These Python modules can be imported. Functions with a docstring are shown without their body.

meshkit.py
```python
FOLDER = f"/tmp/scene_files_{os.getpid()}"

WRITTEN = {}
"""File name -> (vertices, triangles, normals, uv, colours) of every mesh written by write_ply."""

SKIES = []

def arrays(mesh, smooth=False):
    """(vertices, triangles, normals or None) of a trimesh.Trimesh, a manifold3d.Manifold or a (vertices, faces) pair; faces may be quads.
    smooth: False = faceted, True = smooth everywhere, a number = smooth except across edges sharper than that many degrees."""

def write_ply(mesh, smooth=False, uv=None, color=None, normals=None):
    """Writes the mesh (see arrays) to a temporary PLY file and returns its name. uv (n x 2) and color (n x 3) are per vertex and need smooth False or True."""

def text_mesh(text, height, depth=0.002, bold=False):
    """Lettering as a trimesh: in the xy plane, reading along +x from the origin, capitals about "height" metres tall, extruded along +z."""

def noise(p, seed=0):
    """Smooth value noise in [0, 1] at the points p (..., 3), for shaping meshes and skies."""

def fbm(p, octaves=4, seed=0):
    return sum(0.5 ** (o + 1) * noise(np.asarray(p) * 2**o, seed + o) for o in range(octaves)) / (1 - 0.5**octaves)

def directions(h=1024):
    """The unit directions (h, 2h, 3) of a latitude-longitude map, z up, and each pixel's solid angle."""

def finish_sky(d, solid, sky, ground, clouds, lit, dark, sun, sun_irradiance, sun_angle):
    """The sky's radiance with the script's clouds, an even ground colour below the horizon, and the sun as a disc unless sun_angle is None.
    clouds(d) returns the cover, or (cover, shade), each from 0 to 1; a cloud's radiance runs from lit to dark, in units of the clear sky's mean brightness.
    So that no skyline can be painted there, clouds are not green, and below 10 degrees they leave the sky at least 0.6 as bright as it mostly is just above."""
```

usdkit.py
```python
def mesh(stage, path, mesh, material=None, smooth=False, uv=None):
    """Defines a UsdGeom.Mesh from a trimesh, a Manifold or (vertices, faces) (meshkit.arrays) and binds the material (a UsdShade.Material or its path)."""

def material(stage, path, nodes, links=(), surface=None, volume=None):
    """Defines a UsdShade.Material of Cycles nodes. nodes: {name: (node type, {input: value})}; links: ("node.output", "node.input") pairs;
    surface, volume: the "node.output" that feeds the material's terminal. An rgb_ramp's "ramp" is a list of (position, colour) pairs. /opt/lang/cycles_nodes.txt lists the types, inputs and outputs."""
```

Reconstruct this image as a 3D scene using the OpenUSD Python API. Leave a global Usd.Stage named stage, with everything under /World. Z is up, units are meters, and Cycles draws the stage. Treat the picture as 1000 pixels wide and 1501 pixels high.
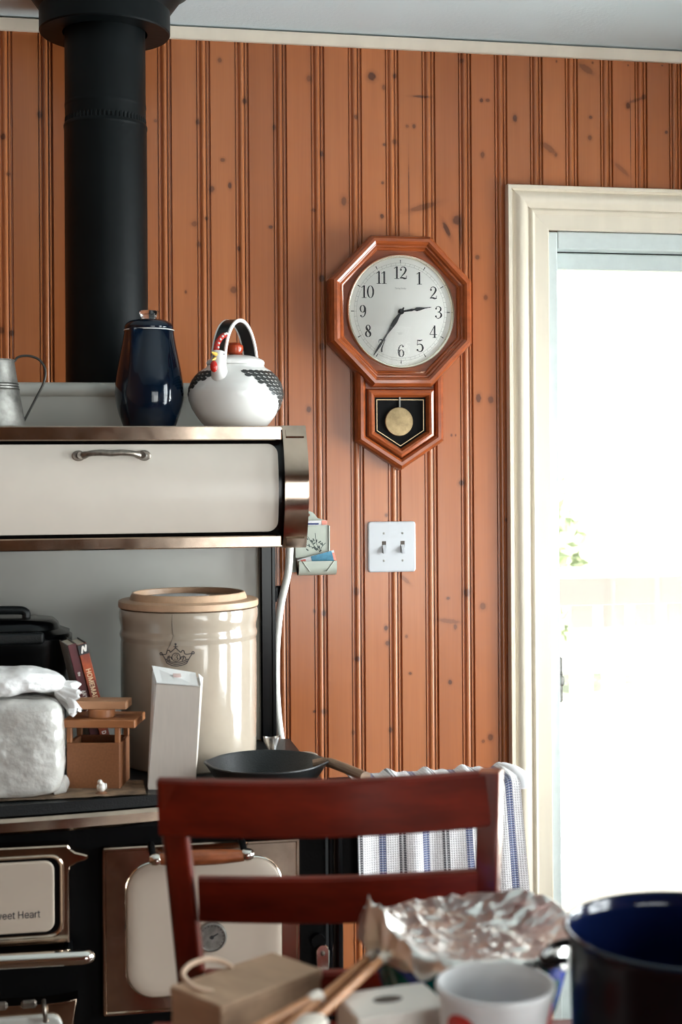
import math, random
import numpy as np, trimesh, usdkit, meshkit
from shapely.geometry import Polygon, Point, LineString, MultiPoint, box as _box
from shapely.ops import unary_union
from shapely import affinity
from pxr import Usd, UsdGeom, UsdLux, UsdShade, Gf, Sdf, Vt

rng = np.random.default_rng(7)
stage = Usd.Stage.CreateInMemory()
UsdGeom.SetStageUpAxis(stage, UsdGeom.Tokens.z)
UsdGeom.SetStageMetersPerUnit(stage, 1.0)
UsdGeom.Xform.Define(stage, '/World')
UsdGeom.Scope.Define(stage, '/World/Looks')

# ------------------------------------------------------------------ camera
EXPOSURE = 0.32
YAW, ROLL = math.radians(10.54), 0.0068
cam = UsdGeom.Camera.Define(stage, '/World/camera')
_F = np.array([math.sin(YAW), math.cos(YAW), 0.0]); _R = np.array([math.cos(YAW), -math.sin(YAW), 0.0]); _D = np.array([0, 0, -1.0])
_IR = math.cos(ROLL) * _R + math.sin(ROLL) * _D
_ID = -math.sin(ROLL) * _R + math.cos(ROLL) * _D
_m = Gf.Matrix4d(1.0)
for i, v in enumerate((_IR, -_ID, -_F)):
    _m.SetRow(i, Gf.Vec4d(*map(float, v), 0))
_m.SetRow(3, Gf.Vec4d(0, -3.393, 1.42, 1))
cam.AddTransformOp().Set(_m)
cam.CreateFocalLengthAttr(49.992); cam.CreateHorizontalApertureAttr(24.0); cam.CreateVerticalApertureAttr(36.024)
cam.CreateVerticalApertureOffsetAttr(-1.452)
cam.CreateClippingRangeAttr(Gf.Vec2f(0.05, 200))
cam.CreateFStopAttr(4.5); cam.CreateFocusDistanceAttr(3.25)
cam.CreateExposureAttr(EXPOSURE)

# ------------------------------------------------------------------ daylight
dome = UsdLux.DomeLight.Define(stage, '/World/sky')
dome.CreateIntensityAttr(1.2); dome.CreateColorAttr(Gf.Vec3f(0.95, 0.98, 1.0))

def rect_light(name, loc, rot, w, h, inten, col):
    l = UsdLux.RectLight.Define(stage, '/World/' + name)
    l.CreateWidthAttr(w); l.CreateHeightAttr(h); l.CreateIntensityAttr(inten); l.CreateColorAttr(Gf.Vec3f(*col))
    x = UsdGeom.Xformable(l); x.AddTranslateOp().Set(Gf.Vec3d(*loc)); x.AddRotateXYZOp().Set(Gf.Vec3f(*rot))
sun = UsdLux.DistantLight.Define(stage, '/World/sun')
sun.CreateIntensityAttr(9.0); sun.CreateNormalizeAttr(True); sun.CreateAngleAttr(0.53); sun.CreateColorAttr(Gf.Vec3f(1.0, .96, .9))
sun.AddRotateXYZOp().Set(Gf.Vec3f(12, -26, 0))          # high sun over the left of the house
# daylight entering through the window of the right wall, the window behind the camera and the glazed door
rect_light('window_daylight', (2.56, -0.99, 1.12), (0, 90, 0), 1.42, 1.0, 23.0, (0.90, 0.96, 1.0))
rect_light('side_window_daylight', (2.56, -2.45, 1.35), (0, 90, 0), 1.65, 1.05, 12.0, (0.90, 0.96, 1.0))
rect_light('rear_window_daylight', (1.72, -4.86, .62), (90, 0, 0), 1.13, 1.0, 4.2, (1.0, 0.99, 0.97))
rect_light('rear_window_skylight', (1.40, -4.86, 1.45), (90, 0, 0), 1.75, .60, .9, (0.96, 0.98, 1.0))

# ------------------------------------------------------------------ helpers: scene objects
_used = {}
def _path(parent, name):
    base = parent.rstrip('/') + '/' + name
    n = _used.get(base, -1) + 1
    _used[base] = n
    return base if n == 0 else f'{base}_{n:03d}'
ORG = {}
def keys(prim, label=None, cat=None, group=None, kind=None):
    for k, v in (('label', label), ('category', cat), ('group', group), ('kind', kind)):
        if v: prim.SetCustomDataByKey(k, v)
def thing(name, label=None, cat=None, loc=(0, 0, 0), rotz=0.0, group=None, kind=None):
    p = _path('/World', name)
    x = UsdGeom.Xform.Define(stage, p)
    x.AddTranslateOp().Set(Gf.Vec3d(*map(float, loc)))
    if rotz: x.AddRotateZOp().Set(float(rotz))
    keys(x.GetPrim(), label, cat, group, kind)
    ORG[p] = (np.array(loc, float), math.radians(rotz))
    return p
def obj(name, mesh, mat, parent='/World', smooth=30, uv=None, label=None, kind=None, world=True, cat=None, group=None):
    """one Mesh prim; world=True: the vertices are in world space and are brought into the thing's space."""
    p = _path(parent, name)
    top = '/'.join(p.split('/')[:3])
    if isinstance(mesh, (tuple, list)) and not hasattr(mesh, 'vertices'):
        v, f = mesh
        mesh = trimesh.Trimesh(np.asarray(v, float), tri(f), process=False)
    if world and top in ORG:
        mesh = mesh.copy(); o, a = ORG[top]
        v = np.array(mesh.vertices) - o
        if a:
            c, s = math.cos(-a), math.sin(-a)
            v = np.c_[c * v[:, 0] - s * v[:, 1], s * v[:, 0] + c * v[:, 1], v[:, 2]]
        mesh.vertices = v
    m = usdkit.mesh(stage, p, mesh, M[mat], smooth=smooth, uv=uv)
    keys(m.GetPrim(), label, cat, group, kind)
    if p not in ORG and parent != '/World': ORG[p] = ORG.get(parent, (np.zeros(3), 0))
    return p

# ------------------------------------------------------------------ helpers: shapes
def tri(f):
    f = np.asarray(f, int)
    return np.vstack([f[:, [0, 1, 2]], f[:, [0, 2, 3]]]) if f.shape[1] == 4 else f
def cat(*ms):
    ms = [m for m in ms if m is not None]
    return trimesh.util.concatenate(ms)
def mv(m, t=(0, 0, 0), rx=0, ry=0, rz=0, s=None):
    m = m.copy()
    if s is not None: m.apply_scale(s)
    for a, ax in ((rx, (1, 0, 0)), (ry, (0, 1, 0)), (rz, (0, 0, 1))):
        if a: m.apply_transform(trimesh.transformations.rotation_matrix(math.radians(a), ax))
    m.apply_translation(t)
    return m
_C8 = np.array([[x, y, z] for x in (-1, 1) for y in (-1, 1) for z in (-1, 1)], float)
_ICO = trimesh.creation.icosphere(subdivisions=1).vertices
def rbox(x0, x1, y0, y1, z0, z1, r=0.003, fine=False):
    c = np.array([(x0 + x1) / 2, (y0 + y1) / 2, (z0 + z1) / 2]); h = np.array([abs(x1 - x0) / 2, abs(y1 - y0) / 2, abs(z1 - z0) / 2])
    r = min(r, h.min() * 0.98)
    if fine:
        p = np.vstack([c + k * (h - r) + _ICO * r for k in _C8])
    else:
        p = np.vstack([np.vstack([c + k * np.where(np.arange(3) == a, h, h - r) for a in range(3)]) for k in _C8])
    return trimesh.convex.convex_hull(p)
def hexa(p):
    """8 corners: bottom 4 (ccw from above), top 4."""
    f = [[3, 2, 1, 0], [4, 5, 6, 7], [0, 1, 5, 4], [1, 2, 6, 5], [2, 3, 7, 6], [3, 0, 4, 7]]
    return trimesh.Trimesh(np.array(p, float), tri(f), process=False)
def lathe(prof, n=64, c=(0, 0, 0), sx=1.0, sy=1.0):
    prof = np.array(prof, float); k = len(prof)
    a = np.linspace(0, 2 * np.pi, n, endpoint=False)
    v = np.stack([prof[:, 0][:, None] * np.cos(a) * sx, prof[:, 0][:, None] * np.sin(a) * sy, np.repeat(prof[:, 1][:, None], n, 1)], -1).reshape(-1, 3)
    f = []
    for i in range(k - 1):
        for j in range(n):
            q = (j + 1) % n
            A, B, C_, D_ = i * n + j, i * n + q, (i + 1) * n + q, (i + 1) * n + j
            if prof[i, 0] > 1e-9: f.append([A, B, C_])
            if prof[i + 1, 0] > 1e-9 or prof[i, 0] <= 1e-9:
                if prof[i + 1, 0] > 1e-9: f.append([A, C_, D_])
    m = trimesh.Trimesh(v, np.array(f), process=False)
    m.merge_vertices(); m.apply_translation(c)
    return m
def spline(pts, n=8):
    P = np.array(pts, float); Q = np.vstack([2 * P[0] - P[1], P, 2 * P[-1] - P[-2]]); out = []
    for i in range(1, len(Q) - 2):
        for t in np.linspace(0, 1, n, endpoint=False):
            a, b, c, d = Q[i - 1], Q[i], Q[i + 1], Q[i + 2]
            out.append(0.5 * ((2 * b) + (-a + c) * t + (2 * a - 5 * b + 4 * c - d) * t * t + (-a + 3 * b - 3 * c + d) * t ** 3))
    out.append(P[-1]); return np.array(out)
def tube(path, r, n=12, closed=False, flat=None, up=None):
    """swept tube; r a number or one per point; flat=(a, b): an elliptical section with half axes a (along 'up') and b."""
    P = np.array(path, float); k = len(P)
    r = np.broadcast_to(np.asarray(r, float), (k,))
    T = np.gradient(P, axis=0) if not closed else np.roll(P, -1, 0) - np.roll(P, 1, 0)
    T /= np.linalg.norm(T, axis=1, keepdims=True)
    u = np.array(up if up is not None else ([0, 0, 1.0] if abs(T[0][2]) < 0.9 else [1.0, 0, 0]), float)
    v, rings = [], []
    for i in range(k):
        u = np.array(up, float) if up is not None else u
        u = u - T[i] * (u @ T[i]); u /= np.linalg.norm(u); w = np.cross(T[i], u)
        a = np.linspace(0, 2 * np.pi, n, endpoint=False)
        ra, rb = (r[i] * flat[0], r[i] * flat[1]) if flat else (r[i], r[i])
        v.append(P[i] + ra * np.cos(a)[:, None] * u + rb * np.sin(a)[:, None] * w)
    V = np.vstack(v); f = []
    for i in range(k if closed else k - 1):
        for j in range(n):
            q, i2 = (j + 1) % n, (i + 1) % k
            f += [[i * n + j, i * n + q, i2 * n + q], [i * n + j, i2 * n + q, i2 * n + j]]
    if not closed:
        V = np.vstack([V, P[0], P[-1]])
        for j in range(n):
            q = (j + 1) % n
            f += [[len(V) - 2, q, j], [len(V) - 1, (k - 1) * n + j, (k - 1) * n + q]]
    m = trimesh.Trimesh(V, np.array(f), process=False)
    if m.volume < 0: m.invert()
    return m
def loft(rings, cap0=True, cap1=True, closed=False):
    R = [np.array(x, float) for x in rings]; k, n = len(R), len(R[0]); V = np.vstack(R); f = []
    for i in range(k if closed else k - 1):
        for j in range(n):
            q, i2 = (j + 1) % n, (i + 1) % k
            f += [[i * n + j, i * n + q, i2 * n + q], [i * n + j, i2 * n + q, i2 * n + j]]
    if not closed:
        for on, ring, s in ((cap0, 0, -1), (cap1, k - 1, 1)):
            if on:
                V = np.vstack([V, R[ring].mean(0)])
                for j in range(n):
                    q = (j + 1) % n; a, b = ring * n + j, ring * n + q
                    f.append([len(V) - 1, a, b] if s > 0 else [len(V) - 1, b, a])
    m = trimesh.Trimesh(V, np.array(f), process=False)
    trimesh.repair.fix_normals(m)
    return m
def rrect(x0, x1, z0, z1, r, n=6, sub=0):
    pts = []
    for cx, cz, a0 in ((x1 - r, z1 - r, 0), (x0 + r, z1 - r, 90), (x0 + r, z0 + r, 180), (x1 - r, z0 + r, 270)):
        for t in np.linspace(a0, a0 + 90, n + 1):
            pts.append((cx + r * math.cos(math.radians(t)), cz + r * math.sin(math.radians(t))))
    return np.array(pts)
def inset(pts, o):
    """mitred inward offset of a counter-clockwise polygon."""
    p = np.array(pts, float); e = np.roll(p, -1, 0) - p
    l = np.linalg.norm(e, axis=1); ok = l > 1e-9
    d = e / np.maximum(l, 1e-12)[:, None]; nrm = np.c_[-d[:, 1], d[:, 0]]
    n0 = np.roll(nrm, 1, 0); b = n0 + nrm; b /= (b * n0).sum(1, keepdims=True).clip(0.2)
    return p + o * b
def on_face(pts, h, y):
    """2-D (x, z) outline set at height h towards the room from plane y."""
    p = np.array(pts, float); return np.c_[p[:, 0], np.full(len(p), y - h), p[:, 1]]
def moulding(pts, prof, y):
    return loft([on_face(inset(pts, o), h, y) for o, h in prof], closed=True)
def panel(pts, prof, y):
    """a solid plate: prof from back to front (offset, height)."""
    return loft([on_face(inset(pts, o), h, y) for o, h in prof])
def flat(poly, depth, fn=None, size=None):
    """extrude shapely polygon(s) -> mesh with x, y->z and depth towards -y."""
    gs = [g for g in getattr(poly, 'geoms', [poly]) if g.geom_type == 'Polygon' and g.area > 1e-12]
    m = cat(*[trimesh.creation.extrude_polygon(g, depth, engine='earcut') for g in gs])
    if size: m = m.subdivide_to_size(size)
    v = np.array(m.vertices); m.vertices = np.c_[v[:, 0], -v[:, 2], v[:, 1]]
    if m.volume < 0: m.invert()
    if fn is not None: m.vertices = fn(np.array(m.vertices))
    return m
def text(s, h, depth=0.0004, sx=1.0, bold=False, center=True):
    m = meshkit.text_mesh(s, h, depth, bold)
    v = np.array(m.vertices) * [sx, 1, 1]
    if center: v[:, 0] -= (v[:, 0].min() + v[:, 0].max()) / 2
    m.vertices = np.c_[v[:, 0], -v[:, 2], v[:, 1]]
    return m
def stroke(pts, ws, n=6, curve=True):
    P = spline(pts, n) if curve and len(pts) > 2 else np.array(pts, float)
    ws = np.interp(np.linspace(0, len(pts) - 1, len(P)), range(len(pts)), np.broadcast_to(ws, (len(pts),)))
    c = [Point(*p).buffer(w / 2, 4) for p, w in zip(P, ws)]
    return unary_union([MultiPoint(list(a.exterior.coords) + list(b.exterior.coords)).convex_hull for a, b in zip(c, c[1:])])
def sbox(x0, x1, z0, z1): return _box(x0, z0, x1, z1)
def ell(cx, cy, rx, ry): return affinity.scale(Point(cx, cy).buffer(1, 14), rx, ry)
def fbm(p, s, seed=0, o=4): return meshkit.fbm(np.asarray(p) * s, o, seed) - 0.5

# ------------------------------------------------------------------ materials
M = {}
def mat(name, base, rough=0.5, metal=0.0, var=0.0, vscale=30, vstretch=(1, 1, 1), dark=None, bump=0.0, bscale=80, bstretch=(1, 1, 1), rvar=0.0, object_space=True, **kw):
    nodes = {'p': ('principled_bsdf', {'base_color': base, 'roughness': rough, 'metallic': metal, **kw})}
    links = []
    if var or bump or rvar:
        nodes['tc'] = ('texture_coordinate', {}); src = 'tc.object'
    if var:
        d = dark if dark is not None else tuple(c * (1 - var) for c in base)
        nodes['m1'] = ('mapping', {'scale': tuple(vscale * s for s in vstretch)})
        nodes['n1'] = ('noise_texture', {'scale': 1.0, 'detail': 4.0, 'roughness': 0.6})
        nodes['r1'] = ('rgb_ramp', {'ramp': [(0.0, d), (0.36, d), (0.64, base), (1.0, base)]})
        links += [(src, 'm1.vector'), ('m1.vector', 'n1.vector'), ('n1.fac', 'r1.fac'), ('r1.color', 'p.base_color')]
    if rvar:
        nodes['n3'] = ('noise_texture', {'scale': 14.0, 'detail': 3.0})
        nodes['mr'] = ('map_range', {'from_min': 0.3, 'from_max': 0.7, 'to_min': max(0.02, rough - rvar), 'to_max': rough + rvar})
        links += [(src, 'n3.vector'), ('n3.fac', 'mr.value'), ('mr.result', 'p.roughness')]
    if bump:
        nodes['m2'] = ('mapping', {'scale': tuple(bscale * s for s in bstretch)})
        nodes['n2'] = ('noise_texture', {'scale': 1.0, 'detail': 4.0})
        nodes['b'] = ('bump', {'strength': 1.0, 'distance': bump})
        links += [(src, 'm2.vector'), ('m2.vector', 'n2.vector'), ('n2.fac', 'b.height'), ('b.normal', 'p.normal')]
    M[name] = usdkit.material(stage, '/World/Looks/' + name, nodes, links, surface='p.BSDF')

# knotty pine: (x, z, rx, rz, darkness) of every knot and streak of the panelling
_k = [(0.1894,2.253,.0051),(0.2896,2.2544,.0051),(0.3427,2.4041,.0051),(0.4019,2.3087,.0068),(0.3484,2.1653,.0059),(0.3652,2.1046,.0059),(0.322,2.0951,.0068),(0.2798,2.011,.0068),(0.3085,2.0247,.0051),(0.2908,1.9624,.0051),(0.3855,1.9548,.0051),(0.3725,1.8548,.0085),(0.4633,2.0074,.0051),(0.4733,2.2483,.0051),(0.559,2.3695,.0068),(0.5895,2.189,.0068),(0.5685,2.0512,.0051),(0.5875,1.8865,.0068),(0.2584,1.848,.0034),(0.7141,2.3813,.0102),(0.6744,2.2808,.0068),(0.7446,2.356,.0051),(0.7721,2.3856,.0051),(0.7701,2.2244,.0068),(0.7445,2.216,.0042),(0.6426,2.0748,.0085),(0.7373,2.0408,.0051),(0.7396,2.1225,.0034),(0.8021,2.2632,.0051),(0.8193,2.2638,.0042),(0.9931,2.1994,.0068),(0.9914,2.3345,.0051),(1.0072,2.3351,.0051),(1.0773,2.2929,.0068),(0.9415,2.4301,.0051),(1.1831,2.2059,.0051),(1.2753,2.3033,.0051),(1.2731,2.2518,.0051),(1.3751,2.3364,.0068),(1.4173,2.3605,.0068),(1.4771,2.273,.0051),(1.1866,2.4397,.0025),(1.2817,2.4406,.0025),(1.3759,2.4387,.0025),(1.4673,2.4422,.0025),(0.9785,1.5972,.0085),(1.01,1.5932,.0076),(0.9342,1.3877,.0068),(1.049,1.2953,.0051),(0.9089,1.5056,.0025),(0.9194,1.5055,.0025),(0.9861,1.0822,.0085),(0.8974,1.104,.0042),(0.9155,1.033,.0051),(0.9012,0.8972,.0051),(1.0031,0.7574,.0085),(0.985,0.7482,.0051),(0.9462,1.1164,.0085),(0.6681,1.1259,.0085),(0.6687,0.9615,.0068),(0.7431,1.3109,.0051),(0.7405,1.035,.0051),(0.7437,0.9976,.0051),(0.7917,1.0129,.0042),(0.8006,0.9224,.0042),(0.5635,1.0804,.0042),(0.5869,1.0748,.0068),(0.5852,0.8369,.0068),(0.5618,0.8377,.0042),(0.7507,0.7856,.0051),(0.6573,0.7827,.0051),(-0.1632,2.203,.0068),(-0.1522,2.1161,.0051),(-0.0797,2.2571,.0068),(-0.17,1.7522,.0068),(-0.1469,1.7461,.0068),(0.9782,1.9458,.0068),(0.9985,1.8466,.0051),(0.553,1.569,.0068),(0.588,1.7212,.0085)]
KNOTS = [(x, z, r * (.82 + .3 * ((i * 7) % 5) / 4), r * (.9 + .5 * ((i * 3) % 4) / 3), 0.0, (.62 + .33 * ((i * 11) % 7) / 6) if r > .003 else 0.75) for i, (x, z, r) in enumerate(_k)]
# streaks and cracks: (x, z, rx, rz, tilt in degrees, darkness)
KNOTS += [(0.9004, 2.012, .006, .022, 25, .95), (0.9266, 2.036, .012, .012, -30, .9), (0.936, 2.01, .004, .045, 0, .8), (0.84, 2.066, .038, .008, 17, .6),
          (0.8387, 2.3374, .024, .003, 0, .9), (0.8052, 2.09, .0012, .09, 0, .9), (1.381, 2.26, .0011, .122, 0, .85), (1.165, 2.222, .022, .008, -38, .6), (1.265, 2.424, .024, .009, -30, .6),
          (1.356, 2.176, .026, .006, -40, .5), (0.899, 1.048, .03, .006, -8, .5), (0.79, 1.152, .016, .005, -45, .5), (1.398, 2.352, .024, .004, 20, .6)]
WX0, PITCH = 0.1935, 0.09222          # first groove group and the board pitch
def pine(i, knots, x0, tone):
    """a material for one run of boards, with the knots that lie in it"""
    n = {'g': ('geometry', {}), 'p': ('principled_bsdf', {'roughness': 0.27, 'specular_ior_level': 0.65}), 'oi': ('object_info', {}),
         'off': ('combine_xyz', {'x': 0.0, 'y': 0.0}), 'om': ('math', {'math_type': 'multiply', 'value2': 37.0}), 'add': ('vector_math', {'math_type': 'add'}),
         'm1': ('mapping', {'scale': (26, 26, 1.3)}), 'n1': ('noise_texture', {'scale': 1.0, 'detail': 5.0, 'roughness': 0.62, 'distortion': 0.4}),
         'm3': ('mapping', {'scale': (200, 200, 5)}), 'n3': ('noise_texture', {'scale': 1.0, 'detail': 3.0, 'roughness': 0.6}),
         'r1': ('rgb_ramp', {'ramp': [(0.0, tuple(c * k for c, k in zip(tone, (.84, .78, .73)))), (0.38, tuple(c * k for c, k in zip(tone, (.92, .89, .86)))), (0.62, tone), (1.0, tuple(c * 1.1 for c in tone))]}),
         'r3': ('rgb_ramp', {'ramp': [(0.0, (.80, .76, .72)), (0.45, (.93, .91, .9)), (0.65, (1, 1, 1)), (1.0, (1.02, 1.02, 1.02))]}),
         'mul': ('mix_color', {'blend_type': 'multiply', 'fac': 0.45}), 'kn': ('noise_texture', {'scale': 140.0, 'detail': 2.0}),
         'knb': ('math', {'math_type': 'multiply_add', 'value2': 0.55, 'value3': -0.27}), 'hs': ('hsv', {}),
         'vr': ('map_range', {'from_min': 0.0, 'from_max': 1.0, 'to_min': 0.9, 'to_max': 1.08}),
         'b': ('bump', {'strength': 1.0, 'distance': 0.0005}), 'mb': ('mapping', {'scale': (14, 14, 3)}), 'nb': ('noise_texture', {'scale': 1.0, 'detail': 2.0})}
    L = [('oi.random', 'om.value1'), ('om.value', 'off.z'), ('g.position', 'add.vector1'), ('off.vector', 'add.vector2'), ('add.vector', 'm1.vector'), ('m1.vector', 'n1.vector'), ('n1.fac', 'r1.fac'),
         ('add.vector', 'm3.vector'), ('m3.vector', 'n3.vector'), ('n3.fac', 'r3.fac'), ('r1.color', 'mul.a'), ('r3.color', 'mul.b'), ('g.position', 'kn.vector'), ('kn.fac', 'knb.value1'),
         ('oi.random', 'vr.value'), ('vr.result', 'hs.value'), ('mul.result', 'hs.color'), ('add.vector', 'mb.vector'), ('mb.vector', 'nb.vector'), ('nb.fac', 'b.height'), ('b.normal', 'p.normal')]
    last = 'hs.color'
    for q, (x, z, rx, rz, t, d) in enumerate(knots):
        a = math.radians(t)
        n[f'kd{q}'] = ('vector_math', {'math_type': 'subtract', 'vector2': (x, 0, z)})
        n[f'ks{q}'] = ('vector_math', {'math_type': 'multiply', 'vector2': (1 / rx, 0, 1 / rz)})
        if t:
            n[f'kt{q}'] = ('vector_rotate', {'rotate_type': 'y_axis', 'angle': a})
            L += [(f'kd{q}.vector', f'kt{q}.vector'), (f'kt{q}.vector', f'ks{q}.vector1')]
        else:
            L += [(f'kd{q}.vector', f'ks{q}.vector1')]
        n[f'kl{q}'] = ('vector_math', {'math_type': 'length'})
        n[f'ka{q}'] = ('math', {'math_type': 'add'})
        n[f'kr{q}'] = ('rgb_ramp', {'ramp': [(0.0, (d, d, d)), (0.36, (d, d, d)), (0.5, (d * .42,) * 3), (0.62, (0.2 * d,) * 3), (1.0, (0, 0, 0))]})
        n[f'kh{q}'] = ('math', {'math_type': 'multiply', 'value2': 0.5})
        n[f'x{q}'] = ('mix_color', {'blend_type': 'mix', 'b': (0.085, 0.022, 0.006)})
        L += [('g.position', f'kd{q}.vector1'), (f'ks{q}.vector', f'kl{q}.vector1'), (f'kl{q}.value', f'ka{q}.value1'), ('knb.value', f'ka{q}.value2'), (f'ka{q}.value', f'kh{q}.value1'), (f'kh{q}.value', f'kr{q}.fac'), (f'kr{q}.color', f'x{q}.fac'), (last, f'x{q}.a')]
        last = f'x{q}.result'
    L.append((last, 'p.base_color'))
    M[f'pine_{i}'] = usdkit.material(stage, f'/World/Looks/pine_{i}', n, L, surface='p.BSDF')
PINE = (0.425, 0.134, 0.041)
mat('pine_plain', (.20, .075, .028), 0.4, var=.25, vscale=26, vstretch=(1, 1, .05))
mat('ceiling_paint', (.63, .72, .74), .8, bump=.0006, bscale=120, specular_ior_level=.2)
mat('trim_paint', (.70, .62, .50), .45, var=.06, vscale=20, vstretch=(1, 1, .1))
mat('casing_paint', (.80, .71, .57), .3, var=.05, vscale=25, vstretch=(1, 1, .08))
mat('door_paint', (.66, .72, .70), .4, var=.06)
mat('white_paint', (.85, .85, .83), .5)
mat('wall_paint', (.24, .105, .05), .5, var=.3, vscale=12, vstretch=(1, 1, .1))
mat('floor_wood', (.10, .045, .022), .4, var=.3, vscale=10, vstretch=(1, .1, 1))
mat('switch_plastic', (.58, .59, .61), .35)
mat('stove_black', (.0012, .0014, .0018), .5, specular_ior_level=.12, bump=.0004, bscale=200)
mat('black_enamel', (.0015, .0018, .0024), .2, specular_ior_level=.35)
mat('cast_iron', (.006, .008, .009), .42, bump=.0006, bscale=350)
mat('pipe_black', (.0022, .004, .0045), .45, specular_ior_level=.16, var=.3, vscale=9, bump=.0004, bscale=60)
mat('cream_enamel', (.67, .605, .53), .28, var=.04, vscale=9)
mat('dull_cream', (.54, .45, .365), .28, var=.05, vscale=9)
mat('grey_enamel', (.50, .50, .46), .3, var=.06, vscale=7)
mat('nickel', (.56, .43, .335), .13, 1.0, rvar=.05, var=.35, vscale=9)
mat('bright_nickel', (.80, .76, .70), .1, 1.0)
mat('steel', (.62, .62, .62), .22, 1.0)
mat('tin', (.42, .41, .38), .46, .85, var=.5, vscale=22, dark=(.17, .165, .15), rvar=.1)
mat('dark_wire', (.06, .06, .055), .4, .7)
mat('brass', (.92, .85, .70), .22, 1.0)
mat('bob_brass', (.42, .31, .17), .45, 1.0, var=.3, vscale=60)
mat('handle_iron', (.30, .26, .22), .34, .9, var=.4, vscale=90)
mat('handle_wood', (.30, .085, .03), .25, var=.55, vscale=60, vstretch=(.25, 1, 1))
mat('clock_wood', (.36, .078, .018), .26, var=.28, vscale=45, vstretch=(.3, 1, 1), coat_weight=.35, coat_roughness=.12)
mat('clock_plate', (.27, .062, .016), .34, var=.25, vscale=45, vstretch=(.2, 1, 1), coat_weight=.2)
mat('dial_paper', (.86, .85, .80), .6, var=.03, vscale=14)
mat('ink', (.015, .015, .017), .5)
mat('faint_ink', (.32, .31, .28), .6)
mat('track_ink', (.36, .35, .31), .6)
mat('velvet_black', (.004, .004, .004), .7, specular_ior_level=.1)
mat('gold_line', (.75, .55, .32), .4, .5)
mat('navy_enamel', (.0012, .0065, .0165), .08)
mat('white_enamel', (.83, .82, .79), .16)
mat('kettle_enamel', (.80, .77, .73), .14, coat_weight=.4)
mat('scale_ink', (.035, .037, .036), .35)
mat('pot_white', (.80, .80, .78), .3)
mat('red_enamel', (.46, .02, .012), .2)
mat('knob_red', (.36, .045, .012), .22)
mat('beak_yellow', (.80, .48, .08), .3)
mat('handle_black', (.010, .012, .013), .3)
mat('crock_glaze', (.46, .385, .305), .13, var=.1, vscale=10, bump=.0005, bscale=25, coat_weight=.6, coat_roughness=.05)
mat('lid_wood', (.64, .42, .27), .45, var=.2, vscale=30, vstretch=(1, .15, 1))
mat('crown_ink', (.035, .035, .045), .5)
mat('carton', (.70, .63, .56), .65, var=.04, vscale=200, vstretch=(1, 1, .1))
mat('carton_white', (.84, .84, .83), .5)
mat('press_wood', (.40, .155, .058), .45, var=.22, vscale=40, vstretch=(.15, 1, 1))
mat('press_panel', (.30, .115, .045), .6, var=.18, vscale=260)
mat('press_light', (.54, .27, .14), .45, var=.2, vscale=50, vstretch=(.2, 1, 1))
mat('book_maroon', (.095, .016, .02), .4)
mat('book_orange', (.55, .10, .025), .4, var=.85, vscale=16, dark=(.09, .012, .012))
mat('book_cover', (.33, .35, .34), .5, var=.3, vscale=40)
mat('book_black', (.02, .02, .022), .45)
mat('page_paper', (.72, .66, .54), .8)
mat('print_white', (.80, .76, .70), .6)
mat('print_cream', (.80, .60, .38), .6)
mat('plastic_bag', (.66, .64, .60), .2, var=.12, vscale=14, bump=.006, bscale=22, transmission_weight=.1, coat_weight=.8, coat_roughness=.05)
mat('white_bag', (.86, .85, .84), .5, var=.06, vscale=40, bump=.0025, bscale=60)
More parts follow.
